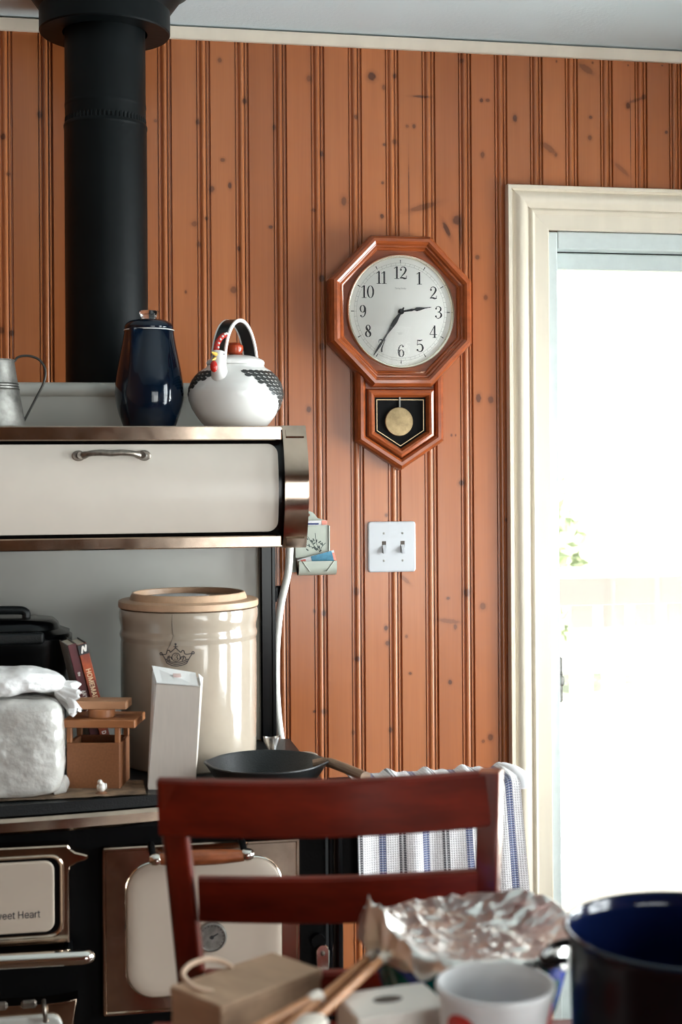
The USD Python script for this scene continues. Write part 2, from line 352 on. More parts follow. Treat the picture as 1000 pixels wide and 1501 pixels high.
mat('tan_paper', (.30, .20, .125), .7, var=.6, vscale=28, bump=.0006)
mat('figurine_white', (.80, .76, .70), .3)
mat('figurine_brown', (.22, .10, .05), .5)
mat('cord_white', (.80, .78, .72), .35)
mat('sage_tin', (.50, .53, .45), .4, var=.05)
mat('pocket_dark', (.11, .09, .07), .5)
mat('flower_ink', (.06, .08, .07), .6)
mat('paper_white', (.80, .78, .78), .6)
mat('paper_blue', (.09, .32, .48), .5, var=.4, vscale=50)
mat('paper_red', (.70, .16, .12), .5)
mat('paper_coral', (.82, .30, .22), .5)
mat('paper_navy', (.05, .07, .20), .5)
mat('mahogany', (.165, .0125, .0032), .45, var=.45, vscale=38, vstretch=(.2, 1, 1), specular_ior_level=.25, coat_weight=.05, coat_roughness=.3)
mat('mahogany_upright', (.165, .0125, .0032), .3, var=.45, vscale=38, vstretch=(1, 1, .12), specular_ior_level=.6, coat_weight=1.0, coat_roughness=.08)
mat('kraft', (.60, .40, .26), .7, var=.28, vscale=22, vstretch=(1, .3, 1))
mat('kraft_dark', (.20, .09, .045), .7, var=.2, vscale=30)
mat('rope', (.70, .50, .36), .7)
mat('utensil_wood', (.58, .27, .12), .5, var=.2, vscale=60)
mat('utensil_tip', (.84, .76, .66), .5)
mat('box_white', (.82, .77, .70), .6)
mat('box_hole', (.10, .08, .065), .8)
mat('foil', (.90, .88, .84), .32, 1.0, bump=.0012, bscale=80)
mat('black_outer', (.002, .002, .003), .3, specular_ior_level=.3)
mat('navy_inner', (.003, .007, .035), .12)
mat('cup_plastic', (.92, .92, .92), .35, transmission_weight=.35)
mat('cup_red', (.62, .04, .03), .4)
mat('pink_paper', (.82, .62, .58), .6)
mat('potholder', (.40, .32, .26), .85, var=.4, vscale=60, bump=.002, bscale=120)
mat('speckled_cloth', (.72, .70, .66), .9, var=.5, vscale=400)
mat('board_wood', (.30, .19, .12), .6, var=.3, vscale=40, vstretch=(1, .2, 1))
mat('deck_wood', (.55, .52, .48), .8, var=.2, vscale=8)
mat('lawn', (.30, .32, .22), .9, var=.4, vscale=3)
mat('leaf', (.40, .46, .30), .6, var=.3, vscale=3)
mat('bark', (.14, .10, .07), .9)
def glassy(name, tint=(1, 1, 1), rough=0.0, ior=1.45):
    M[name] = usdkit.material(stage, '/World/Looks/' + name, {'t': ('transparent_bsdf', {'color': tint}), 'g': ('glossy_bsdf', {'color': (1, 1, 1), 'roughness': rough}), 'f': ('fresnel', {'IOR': ior}), 'm': ('mix_closure', {})},
                              [('f.fac', 'm.fac'), ('t.BSDF', 'm.closure1'), ('g.BSDF', 'm.closure2')], surface='m.closure')
glassy('pane', (.97, .98, .97)); glassy('clock_glass', (1, 1, 1), .02, 1.2)
mat('clear_glass', (.95, .95, .95), .03, transmission_weight=1.0, ior=1.45)
# woven towel: white waffle with blue and near-black double stripes across u
M['towel'] = usdkit.material(stage, '/World/Looks/towel', {
    'u': ('texture_coordinate', {}), 's': ('separate_xyz', {}), 'k': ('math', {'math_type': 'multiply', 'value2': 1 / 0.078}), 'fr': ('math', {'math_type': 'fraction'}),
    'r': ('rgb_ramp', {'interpolate': False, 'ramp': [(0, (.92, .91, .92)), (.08, (.025, .05, .19)), (.145, (.20, .26, .46)), (.175, (.025, .05, .19)), (.24, (.92, .91, .92)), (.54, (.015, .018, .03)), (.60, (.72, .72, .74)), (.635, (.015, .018, .03)), (.695, (.92, .91, .92)), (1, (.92, .91, .92))]}),
    'm': ('mapping', {'scale': (1, 1, 1)}), 'wu': ('math', {'math_type': 'multiply', 'value2': 2 * math.pi / 0.0042}), 'wv': ('math', {'math_type': 'multiply', 'value2': 2 * math.pi / 0.0042}),
    'su': ('math', {'math_type': 'sine'}), 'sv': ('math', {'math_type': 'sine'}), 'mx': ('math', {'math_type': 'maximum'}), 'rr': ('rgb_ramp', {'ramp': [(0, (.74, .72, .72)), (.6, (1, 1, 1)), (1, (1, 1, 1))]}),
    'mr': ('map_range', {'from_min': -1, 'from_max': 1, 'to_min': 0, 'to_max': 1}), 'mul': ('mix_color', {'blend_type': 'multiply', 'fac': 1.0}), 'b': ('bump', {'strength': 1.0, 'distance': .0012}),
    'svl': ('math', {'math_type': 'greater_than', 'value2': 0.05}), 'wht': ('mix_color', {'b': (.92, .91, .92)}), 'inv': ('math', {'math_type': 'subtract', 'value1': 1.0}), 'hf': ('math', {'math_type': 'multiply', 'value2': 0.45}),
    'p': ('principled_bsdf', {'roughness': .9, 'sheen_weight': .2})},
    [('u.UV', 's.vector'), ('s.x', 'k.value1'), ('k.value', 'fr.value1'), ('fr.value', 'r.fac'), ('s.x', 'wu.value1'), ('s.y', 'wv.value1'), ('wu.value', 'su.value1'), ('wv.value', 'sv.value1'), ('su.value', 'mx.value1'), ('sv.value', 'mx.value2'),
     ('mx.value', 'mr.value'), ('mr.result', 'rr.fac'), ('sv.value', 'svl.value1'), ('svl.value', 'inv.value2'), ('inv.value', 'hf.value1'), ('hf.value', 'wht.fac'), ('r.color', 'wht.a'), ('wht.result', 'mul.a'), ('rr.color', 'mul.b'), ('mul.result', 'p.base_color'), ('mr.result', 'b.height'), ('b.normal', 'p.normal')], surface='p.BSDF')
# cobalt glass bowl with green patches
M['bowl_glaze'] = usdkit.material(stage, '/World/Looks/bowl_glaze', {
    'tc': ('texture_coordinate', {}), 'n': ('noise_texture', {'scale': 22.0, 'detail': 1.0}),
    'r': ('rgb_ramp', {'ramp': [(0, (.006, .02, .09)), (.36, (.01, .03, .16)), (.42, (.10, .20, .75)), (.53, (.05, .10, .55)), (.58, (.0, .16, .15)), (1, (.0, .08, .09))]}),
    'p': ('principled_bsdf', {'roughness': .12})}, [('tc.object', 'n.vector'), ('n.fac', 'r.fac'), ('r.color', 'p.base_color')], surface='p.BSDF')

# ================================================================== the setting
XL, XR, YR, ZC = -1.5, 2.5, -4.8, 2.479
wb = thing('wall_back', kind='structure')
obj('backing', cat(rbox(XL - .1, 1.16, .013, .10, 0, ZC, .001), rbox(1.16, 1.97, .013, .10, 2.015, ZC, .001), rbox(1.97, XR + .1, .013, .10, 0, ZC, .001)), 'pine_plain', wb)
def bead(x0, x1, n=6):
    c, r = (x0 + x1) / 2, (x1 - x0) / 2
    return [(c - r * math.cos(t), .0042 * (1 - math.sin(t)) - .0006) for t in np.linspace(0, math.pi, n + 1)]
PROF = [(-.0592, .012), (-.0592, .0028), (-.0578, 0), (0, 0), (.0006, .0046), (.0024, .0046), (.0031, 0), (.0062, 0), (.0069, .0048), (.0088, .0048), (.0096, .0036)] + bead(.0100, .0228) + [(.0232, .0046), (.0250, .0046), (.0257, .0002), (.0288, .0002), (.0296, .0052), (.0328, .0056), (.0330, .012)]
kmin, kmax = math.floor((XL - WX0) / PITCH), math.ceil((XR - WX0) / PITCH)
tones = [tuple(np.array(PINE) * s) for s in ((1, 1, 1), (.96, .93, .9), (1.04, 1.06, 1.05), (.93, .90, .86), (1.0, 1.03, 1.04))]
r2 = random.Random(5)
for i in range(5):                                    # plain variants for the boards the photograph does not show
    pine(f'plain_{i}', [(r2.uniform(-1.5, 2.5), r2.uniform(.3, 2.4), .006, .007, 0, .9) for _ in range(4)], 0, tones[i])
BM = {}
for k in range(kmin, kmax + 1):
    a, b = WX0 + k * PITCH - .0592, WX0 + k * PITCH + .033
    kk = [q for q in KNOTS if a - q[2] < q[0] < b + q[2]]
    BM[k] = f'pine_plain_{k % 5}'
    if kk:
        pine(k - kmin, kk, a, tones[(k * 7) % 5]); BM[k] = f'pine_{k - kmin}'
for k in range(kmin, kmax + 1):
    g = WX0 + k * PITCH
    pts = np.array(PROF)
    for z0, z1 in ([(0.09, 2.452)] if g + .033 < 1.155 or g - .06 > 1.98 else [(2.03, 2.452)]):
        x = np.clip(pts[:, 0] + g, XL, XR)
        if x.max() - x.min() < .004: continue
        if z0 < 1 and x.max() > 1.155 and x.min() < 1.6: pass
        ring = lambda z: np.c_[x, pts[:, 1], np.full(len(x), z)]
        obj('board', loft([ring(z0), ring(z1)]), BM[k], wb, smooth=35)
obj('baseboard', rbox(XL, 1.05, -.018, .0, 0, .095, .003), 'pine_plain', wb)

obj('floor', rbox(XL - .1, XR + .1, YR - .1, .1, -.05, 0, .001), 'floor_wood', kind='structure')
obj('ceiling', rbox(XL - .1, XR + .1, YR - .1, .1, ZC, ZC + .06, .001), 'ceiling_paint', kind='structure')
tr = thing('trim', kind='structure') if False else thing('trim_1', kind='structure')
obj('cove', loft([np.array([(x, 0.0, 2.4485), (x, -.010, 2.4485), (x, -.0125, 2.4515), (x, -.019, 2.468), (x, -.020, 2.474), (x, 0.0, 2.474)]) for x in (XL, XR)]), 'trim_paint', tr)

wl = thing('wall_left', kind='structure')
obj('panelling', rbox(XL - .1, XL, YR, .0, 0, ZC, .001), 'pine_plain', wl)
def wall_with_opening(name, axis, at0, at1, a0, a1, o0, o1, z0, z1, m):
    t = thing(name, kind='structure')
    B = (lambda p, q, zz0, zz1: rbox(at0, at1, p, q, zz0, zz1, .001)) if axis == 'x' else (lambda p, q, zz0, zz1: rbox(p, q, at0, at1, zz0, zz1, .001))
    obj('surface', cat(B(a0, o0, 0, ZC), B(o1, a1, 0, ZC), B(o0, o1, 0, z0), B(o0, o1, z1, ZC)), m, t)
wall_with_opening('wall_right', 'x', XR, XR + .1, -1.75, 0.0, -1.51, -.47, .40, 1.84, 'pine_plain')
wall_with_opening('wall_right', 'x', XR, XR + .1, YR, -1.75, -3.0, -1.90, .50, 2.2, 'pine_plain')
wall_with_opening('wall_front', 'y', YR - .1, YR, XL, XR, .50, 2.30, .12, 1.78, 'wall_paint')
w1 = thing('window_1', kind='structure')
for z in (.425, 1.12, 1.815): obj('window_frame', rbox(XR + .02, XR + .05, -1.51, -.47, z - .025, z + .025), 'white_paint', w1)
for y in (-1.485, -.99, -.495): obj('window_frame', rbox(XR + .02, XR + .05, y - .025, y + .025, .40, 1.84), 'white_paint', w1)
obj('window_sill', rbox(XR - .03, XR + .06, -1.56, -.42, .378, .40), 'white_paint', w1)
obj('pane', rbox(XR + .033, XR + .036, -1.51, -.47, .40, 1.84, .001), 'pane', w1)
w3 = thing('window_3', kind='structure')
for z in (.525, 1.35, 2.175): obj('window_frame', rbox(XR + .02, XR + .05, -3.0, -1.9, z - .025, z + .025), 'white_paint', w3)
for y in (-2.975, -2.45, -1.925): obj('window_frame', rbox(XR + .02, XR + .05, y - .025, y + .025, .50, 2.2), 'white_paint', w3)
obj('pane', rbox(XR + .033, XR + .036, -3.0, -1.9, .50, 2.2, .001), 'pane', w3)
w2 = thing('window_2', kind='structure')
for x in (.525, .74, 1.5, 2.275): obj('window_frame', rbox(x - .025, x + .025, YR - .07, YR - .03, .12, 1.78), 'white_paint', w2)
for z in (.145, 1.755): obj('window_frame', rbox(.5, 2.3, YR - .07, YR - .03, z - .025, z + .025), 'white_paint', w2)
obj('pane', rbox(.5, 2.3, YR - .052, YR - .049, .12, 1.78, .001), 'pane', w2)

# door: casing (mitred, moulded), jamb, storm door with a full glass pane
CP = [(0, 0), (0, .019), (.002, .0225), (.0095, .0225), (.0125, .016), (.0155, .016), (.0205, .021), (.028, .0255), (.036, .0265), (.045, .0235), (.054, .0165), (.0575, .0158), (.061, .0205), (.064, .0215), (.068, .0185), (.072, .0145), (.078, .014), (.107, .0125), (.1095, .0105), (.1095, 0)]
cx0, cx1, cz = 1.0505, 2.0795, 2.1255
t2 = thing('trim_2', kind='structure')
obj('casing_side', loft([[(cx0 + d, -h, 0) for d, h in CP], [(cx0 + d, -h, cz - d) for d, h in CP]]), 'casing_paint', t2)
obj('casing_side', loft([[(cx1 - d, -h, 0) for d, h in CP], [(cx1 - d, -h, cz - d) for d, h in CP]]), 'casing_paint', t2)
obj('casing_head', loft([[(cx0 + d, -h, cz - d) for d, h in CP], [(cx1 - d, -h, cz - d) for d, h in CP]]), 'casing_paint', t2)
d1 = thing('door_1', kind='structure')
obj('jamb', cat(rbox(1.16, 1.186, .0, .13, 0, 2.014), rbox(1.944, 1.97, .0, .13, 0, 2.014), rbox(1.186, 1.944, .001, .13, 1.972, 2.016)), 'door_paint', d1)
obj('door_stop', rbox(1.186, 1.944, .052, .07, 1.9695, 1.972, .0005), 'stove_black', d1)
obj('door_frame', cat(rbox(1.187, 1.2035, .05, .085, .02, 1.966), rbox(1.927, 1.943, .05, .085, .02, 1.966), rbox(1.187, 1.943, .05, .085, 1.928, 1.9695), rbox(1.187, 1.943, .05, .085, .02, .27)), 'door_paint', d1)
obj('pane', rbox(1.2035, 1.927, .066, .069, .27, 1.928, .001), 'pane', d1)
obj('latch_plate', cat(rbox(1.182, 1.2055, .036, .05, .83, .945, .004), rbox(1.19, 1.203, .015, .04, .875, .90, .004)), 'tin', d1, label='grey latch on the door edge')

# outside the door
obj('deck', rbox(.6, 4.2, .14, 1.9, .10, .15, .002), 'deck_wood', kind='structure')
obj('lawn', rbox(-25, 30, .2, 45, -.32, -.25, .001), 'lawn', kind='structure')
rl = thing('porch_railing', 'white wooden porch railing outside the glass door, washed out by daylight', 'railing', (2.2, .78, .15))
obj('top_rail', rbox(1.0, 4.0, .73, .83, 1.085, 1.115, .006), 'white_paint', rl)
obj('sub_rail', rbox(1.0, 4.0, .76, .80, 1.0, 1.085, .003), 'white_paint', rl)
obj('bottom_rail', rbox(1.0, 4.0, .76, .80, .15, .215, .003), 'white_paint', rl)
for i in range(24):
    x = 1.005 + .0 + i * .1042 + .0
    obj('baluster', rbox(x - .0365 + .0, x + .0365, .768, .792, .213, 1.002, .003), 'white_paint', rl)
sh = thing('garden_shrub', 'leafy green shrub beyond the porch railing, almost lost in the glare', 'shrub', (3.25, 7.0, -.25))
v, f = [], []
for i in range(1300):
    d = rng.normal(size=3); d /= np.linalg.norm(d); c = np.array([3.25, 7.0, .75]) + d * np.array([.55, .5, .85]) * rng.uniform(.6, 1.05)
    u = rng.normal(size=3); u /= np.linalg.norm(u); w = np.cross(u, d); w /= np.linalg.norm(w) + 1e-9; s = rng.uniform(.05, .09)
    b = len(v); v += [c - u * s, c + w * s * .45 + d * .01, c + u * s, c - w * s * .45 + d * .01]; f.append([b, b + 1, b + 2, b + 3])
obj('foliage', (v, f), 'leaf', sh, smooth=False, kind='stuff')
obj('stem', cat(*[tube([(3.25, 7, -.25), (3.25 + .15 * math.cos(a), 7 + .15 * math.sin(a), .3), (3.25 + .4 * math.cos(a), 7 + .4 * math.sin(a), .9)], [.03, .022, .01], 8) for a in (0.3, 2.2, 4.4)]), 'bark', sh)

# ================================================================== the cook stove
ST = thing('cook_stove', 'old black cast-iron cook stove with cream enamel doors and nickel trim', 'stove', (-.13, -.6, 0))
FY = -.86                                             # front plane of the stove body
body = cat(rbox(-.72, .444, FY, -.38, .16, .80, .006), rbox(-.68, .40, -.80, -.42, .06, .17, .004))
obj('body', body, 'stove_black', ST)
for x in (-.66, .38):
    for y in (-.80, -.44):
        obj('leg', lathe([(0, 0), (.03, 0), (.035, .01), (.018, .03), (.016, .05), (.028, .075), (0, .08)], 20, (x, y, 0)), 'stove_black', ST)
front = lambda x: -.878 + .033 * ((x + .30) / .42) ** 2 if x > -.30 else -.878 + .033 * ((x + .30) / .42) ** 2
xs = np.linspace(-.74, .446, 25)
def bowed(z0, z1, out, back):
    o = [(x, front(x) - out) for x in xs] + [(x, back) for x in xs[::-1]]
    return loft([[(x, y, z) for x, y in o] for z in (z0, z1)], True, True)
def bowed_strip(z0, z1, out0, out1, r):
    sec = [(0, 0), (-out1 + r, 0), (-out1, r), (-out1, (z1 - z0) - r), (-out1 + r, z1 - z0), (0, z1 - z0)]
    return loft([[(x, front(x) + dy, z0 + dz) for dy, dz in sec] for x in xs])
obj('cooktop', bowed(.826, .845, .0, -.37), 'cast_iron', ST)
for cx, cy in ((-.52, -.52), (-.52, -.74), (-.15, -.74), (.2, -.52)):
    obj('stove_lid', lathe([(0, .004), (.02, .004), (.022, .002), (.075, .002), (.079, .0), (.085, .0015), (.1, .0015), (.101, 0), (.101, -.006), (0, -.006)], 40, (cx, cy, .8445)), 'cast_iron', ST)
obj('apron', bowed(.795, .827, -.012, -.37), 'stove_black', ST)
obj('apron_trim', bowed_strip(.796, .824, 0, .014, .006), 'nickel', ST, label='worn nickel strip along the front edge')

def rings_frame(x0, x1, z0, z1, r, prof, y, n=8):
    return moulding(rrect(x0, x1, z0, z1, r, n), prof, y)
# oven door
ov = obj('oven_door', rings_frame(.0385, .389, .468, .763, .003, [(0, 0), (0, .014), (.002, .017), (.0055, .017), (.0075, .014), (.042, .014), (.042, 0)], FY, 1), 'nickel', ST, smooth=25, label='nickel framed oven door')
obj('door_face', panel(rrect(.045, .383, .475, .757, .004, 2), [(0, 0), (0, .0135), (.001, .0142)], FY), 'nickel', ov)
obj('enamel_panel', panel(rrect(.0805, .354, .498, .733, .05, 10), [(0, .013), (0, .019), (.002, .0225), (.006, .0245), (.014, .0262), (.03, .0272)], FY), 'dull_cream', ov, label='cream enamel panel with rounded corners')
obj('panel_bead', moulding(rrect(.0775, .357, .495, .736, .052, 10), [(0, .013), (.0005, .0175), (.002, .019), (.0035, .0175), (.004, .013)], FY), 'bright_nickel', ov)
obj('thermometer', cat(lathe([(0, 0), (.026, 0), (.027, .004), (.0255, .008), (.0235, .0085), (.0225, .006), (0, .006)], 40)).apply_transform(trimesh.transformations.rotation_matrix(math.pi / 2, (1, 0, 0))).apply_translation((.2285, FY - .0265, .6005)), 'tin', ov, label='round oven thermometer dial')
obj('thermometer_needle', cat(flat(stroke([(-.002, -.001), (.011, .006)], [.003, .0012], curve=False), .001), flat(Point(0, 0).buffer(.0032), .0015), *[flat(stroke([(.019 * math.cos(t), .019 * math.sin(t)), (.0215 * math.cos(t), .0215 * math.sin(t))], .0008, curve=False), .0005) for t in np.linspace(-.8, 3.94, 17)]).apply_translation((.2285, FY - .0328, .6005)), 'ink', ov)
hx = np.linspace(.135, .283, 16)
hr = .0095 + .0042 * np.sin(np.linspace(0, math.pi, 16)) ** 0.8
obj('oven_handle', tube([(x, -.918, .7500 - .002 * (x - .135) / .15) for x in hx], hr, 16), 'handle_wood', ov, label='turned wooden oven door handle')
for x in (.130, .2885):
    obj('handle_ferrule', lathe([(0, -.012), (.007, -.011), (.0105, -.006), (.0115, 0), (.0105, .006), (.007, .011), (0, .012)], 20).apply_transform(trimesh.transformations.rotation_matrix(math.pi / 2, (0, 1, 0))).apply_translation((x, -.918, .7495)), 'bright_nickel', ov)
    obj('handle_bracket', tube(spline([(x - .006, FY - .012, .765), (x - .006, -.895, .766), (x - .005, -.912, .758), (x - .004, -.918, .750)], 5), .006, 10), 'stove_black', ov)
# firebox door with the eared nickel frame
ear = [(-.50, .6075), (-.0165, .6075), (-.0165, .728), (-.0145, .7375), (-.004, .7445), (.010, .7475), (.0165, .7525), (.0155, .7585), (.008, .7615), (-.006, .7655), (-.0135, .771), (-.0185, .7785), (-.50, .7815)]
fd = obj('firebox_door', loft([on_face(inset(ear, o), h, FY) for o, h in [(0, .004), (0, .030), (.0015, .034), (.004, .036)]]), 'nickel', ST, smooth=25, label='nickel firebox door with an eared corner')
obj('recess_bead', moulding(rrect(-.47, -.026, .620, .764, .022, 8), [(0, .034), (.001, .039), (.003, .0405), (.006, .038), (.007, .034)], FY), 'nickel', fd)
obj('recess', panel(rrect(-.462, -.0335, .627, .757, .018, 8), [(0, .0355), (0, .0365), (.001, .0367)], FY), 'black_enamel', fd)
obj('enamel_panel', panel(rrect(-.455, -.0425, .632, .7535, .017, 8), [(0, .036), (0, .041), (.001, .043), (.004, .0445)], FY), 'dull_cream', fd, label='cream enamel name panel')
nm = text('Sweet Heart', .0125, .0003, .86, center=False)
nm.apply_translation((-.0665 - nm.vertices[:, 0].max(), FY - .0446, .6585))
obj('lettering', nm, 'crown_ink', fd, smooth=False, label='dark lettering Sweet Heart')
obj('nickel_rail', tube([(-.60, -.935, .603), (.006, -.935, .596), (.014, -.934, .5955), (.020, -.932, .595), (.0235, -.930, .595)], [.0135, .0135, .0125, .009, .004], 16), 'bright_nickel', ST, label='polished nickel rail with a rounded end')
for x in (-.55, -.02):
    obj('rail_bracket', tube([(x, FY, .597), (x, -.93, .597)], .008, 10), 'stove_black', ST)
ad = obj('ash_door', panel(np.array([(-.50, .30), (-.015, .30), (-.010, .47), (-.004, .5125), (-.03, .5085), (-.06, .507), (-.50, .515)]), [(0, 0), (0, .030), (.002, .034), (.004, .035)], FY), 'nickel', ST, label='small nickel ash door')
obj('enamel_panel', panel(rrect(-.46, -.030, .33, .489, .022, 8), [(0, .034), (0, .042), (.002, .0445), (.006, .046)], FY), 'grey_enamel', ad)
obj('ash_latch', tube(spline([(-.062, -.902, .515), (-.0605, -.915, .507), (-.059, -.918, .494), (-.058, -.912, .484)], 5), [.004] * 15 + [.0055], 10), 'handle_iron', ad)
for u0, u1 in ((-.10, -.073), (-.14, -.122)):
    obj('hinge_knuckle', rbox(u0, u1, -.906, -.894, .503, .517, .004), 'handle_iron', ad)
lt = obj('side_latch', loft([[(.4283 + w * math.cos(t) * (1 if math.sin(t) > -.2 else 1), y, .556 + max(-.07, (.0125 if math.sin(t) > 0 else .07) * math.sin(t))) for t in np.linspace(0, 2 * math.pi, 28, endpoint=False)] for y, w in ((-.866, .0125), (-.878, .0125), (-.880, .0105))]), 'bright_nickel', ST, label='upright nickel latch plate at the right edge')
obj('latch_bolt', lathe([(0, .0035), (.0025, .003), (.0042, 0), (.0042, -.003), (0, -.003)], 16).apply_transform(trimesh.transformations.rotation_matrix(math.pi / 2, (1, 0, 0))).apply_translation((.4285, -.8815, .5545)), 'handle_iron', lt)
obj('latch_pivot', tube([(.4225, -.85, .573), (.4225, -.872, .573)], .013, 16), 'stove_black', lt)
# back panel, posts, rolled top edge
obj('back_panel', rbox(-.70, .383, -.372, -.36, .845, 1.585, .002), 'grey_enamel', ST, label='grey-white enamel back panel')
obj('rolled_edge', tube([(-.70, -.366, 1.593), (.30, -.366, 1.593)], .0158, 18), 'grey_enamel', ST)
for x in (.397, -.714):
    obj('post', cat(rbox(x - .016, x + .0155, -.40, -.355, .845, 1.30, .004), rbox(x + .008, x + .0165, -.404, -.398, .845, 1.30, .0015)), 'black_enamel', ST)
obj('hose_bracket', rbox(.40, .424, -.356, -.3175, 1.138, 1.171, .002), 'stove_black', ST)
# warming cabinet with a bowed front
CZ, CH = 1.390, .119
bul = lambda z: -.606 - .040 * (1 - np.clip(np.abs((np.asarray(z) - CZ) / CH), 0, 1) ** 2)
def bow(v, off):
    v = np.array(v); v[:, 1] = bul(v[:, 2]) + v[:, 1] - off; return v
wc = obj('warming_cabinet', None or loft([[(x, y, z) for x, y, z in [(X, float(bul(z)), z) for z in np.linspace(1.274, 1.506, 13)] + [(X, -.372, 1.506), (X, -.372, 1.274)]] for X in (-.70, .444)]), 'black_enamel', ST, label='black warming cabinet with a bowed front')
def bowed_panel(outline, depth, off, size=.02):
    return flat(Polygon(outline), depth, lambda v: bow(v, off), size)
obj('enamel_front', cat(bowed_panel(rrect(-.55, .3865, 1.302, 1.4735, .020, 8), .006, .001), bowed_panel(inset(rrect(-.55, .3865, 1.302, 1.4735, .020, 8), .002), .0015, .0068)), 'cream_enamel', wc, label='long cream enamel warming door')
obj('top_band', cat(rbox(-.70, .395, -.640, -.612, 1.4805, 1.5085, .002), rbox(-.70, .444, -.615, -.37, 1.5055, 1.509, .0015)), 'nickel', wc, label='nickel band along the top')
obj('bottom_band', rbox(-.70, .394, -.636, -.600, 1.271, 1.2945, .002), 'nickel', wc, label='nickel band along the bottom')
def endcap(x0, x1):
    e = flat(sbox(x0, x1, 1.2695, 1.5095), .026, lambda v: bow(v, -.002), .018)
    lips = [flat(sbox(x0 + .006, x1 - .005, z0, z1), .004, lambda v: bow(v, .0242), .02) for z0, z1 in ((1.2735, 1.288), (1.488, 1.5015))]
    return cat(e, *lips)
obj('end_trim', endcap(.3965, .4435), 'nickel', wc, smooth=25, label='curved nickel end trim')
obj('end_trim', endcap(-.70, -.655), 'nickel', wc, smooth=25)
hy = float(bul(1.452)) - .008
hp = spline([(.014, hy - .018, 1.4525), (.025, hy - .028, 1.4555), (.045, hy - .030, 1.4570), (.065, hy - .030, 1.4560), (.085, hy - .030, 1.4570), (.105, hy - .028, 1.4552), (.116, hy - .018, 1.4525)], 5)
hd = obj('door_pull', cat(tube(hp, np.interp(np.linspace(0, 1, len(hp)), [0, .12, .5, .88, 1], [.0075, .0055, .0062, .0055, .0075]), 12), *[cat(panel([(x + .0125 * math.cos(t), 1.4515 + .0105 * math.sin(t)) for t in np.linspace(0, 2 * math.pi, 24, endpoint=False)], [(0, 0), (0, .004), (.002, .006)], hy + .001), tube([(x + s * .001, hy, 1.4515), (x + s * .004, hy - .018, 1.4525)], .0065, 10)) for x, s in ((.0035, 1), (.1275, -1))]), 'handle_iron', wc, label='worn metal bail pull on the warming door')
for x in (.0035, .1275):
    obj('pull_screw', lathe([(0, .003), (.004, .002), (.0055, 0), (0, -.001)], 14).apply_transform(trimesh.transformations.rotation_matrix(math.pi / 2, (1, 0, 0))).apply_translation((x, hy - .0062, 1.4515)), 'tin', hd)

# ------------------------------------------------------------------ stove pipe
PX, PY = .0672, -.25
SP = thing('stove_pipe', 'matte black round stove pipe rising behind the warming shelf to the ceiling', 'stove pipe', (PX, PY, 1.0))
obj('lower_pipe', lathe([(.084, .95), (.0893, .95), (.0893, 2.165), (.0905, 2.169), (.0905, 2.173), (.0885, 2.178), (.084, 2.178)], 64, (PX, PY, 0)), 'pipe_black', SP)
a = np.linspace(0, 2 * np.pi, 240, endpoint=False)
obj('crimped_end', loft([np.c_[PX + (r + .0011 * np.sign(np.sin(a * 60)) * k) * np.cos(a), PY + (r + .0011 * np.sign(np.sin(a * 60)) * k) * np.sin(a), np.full(240, z)] for r, z, k in ((.087, 2.165, 1), (.087, 2.186, 1), (.0872, 2.192, 0))], False, False), 'pipe_black', SP)
obj('upper_pipe', lathe([(.0872, 2.19), (.0872, 2.212), (.0882, 2.214), (.0882, 2.221), (.0874, 2.223), (.0874, 2.48)], 64, (PX, PY, 0)), 'pipe_black', SP)
obj('ceiling_collar', lathe([(.092, 2.377), (.139, 2.375), (.1415, 2.378), (.1415, 2.425), (.150, 2.437), (.172, 2.467), (.19, 2.4785)], 72, (PX, PY, 0)), 'pipe_black', SP, label='flared black collar at the ceiling')

# ================================================================== on the wall
# ---- pendulum clock: built around the dial centre, x right, z up, h out of the wall
KX, KZ = .7735, 1.8035
CK = thing('wall_clock', 'octagonal brown wooden pendulum wall clock with a white dial, hanging on the panelling', 'clock', (KX, 0, KZ))
def ck(poly2d): return np.array(poly2d, float) + [KX, KZ]
octo = [(.1905 * .970 / math.cos(math.pi / 8) * math.cos(t), .1830 / math.cos(math.pi / 8) * math.sin(t)) for t in np.radians(np.arange(22.5, 382, 45))]
octo = [(x * .953, z) for x, z in octo]
obj('octagon_frame', moulding(ck(octo), [(0, .001), (0, .044), (.003, .054), (.009, .0605), (.016, .0615), (.0215, .058), (.0235, .053), (.025, .052), (.0275, .0525), (.0295, .050), (.031, .0455), (.034, .0440), (.036, .040), (.036, .001)], 0), 'clock_wood', CK, smooth=22)
obj('face_board', panel(ck(inset(octo, .0345)), [(0, .004), (0, .036)], 0), 'clock_plate', CK)
DX, DZ = .1335, .1385
def disc(rx, rz, h0, h1, n=72, b=.0005):
    t = np.linspace(0, 2 * math.pi, n, endpoint=False); c = np.c_[KX + rx * np.cos(t), KZ + rz * np.sin(t)]
    return panel(c, [(0, h0), (0, h1 - b), (b, h1)], 0)
obj('dial', disc(DX - .003, DZ - .003, .034, .0405), 'dial_paper', CK, label='cream dial')
t = np.linspace(0, 2 * math.pi, 96, endpoint=False)
obj('bezel', moulding(np.c_[KX + DX * np.cos(t), KZ + DZ * np.sin(t)], [(0, .034), (0, .045), (.0012, .0485), (.003, .0500), (.0060, .0490), (.0075, .045), (.0078, .0412), (.0078, .036)], 0), 'brass', CK, label='thin brass bezel')
def D0(): return ell(0, .5, .30, .5).difference(ell(0, .5, .165, .468))
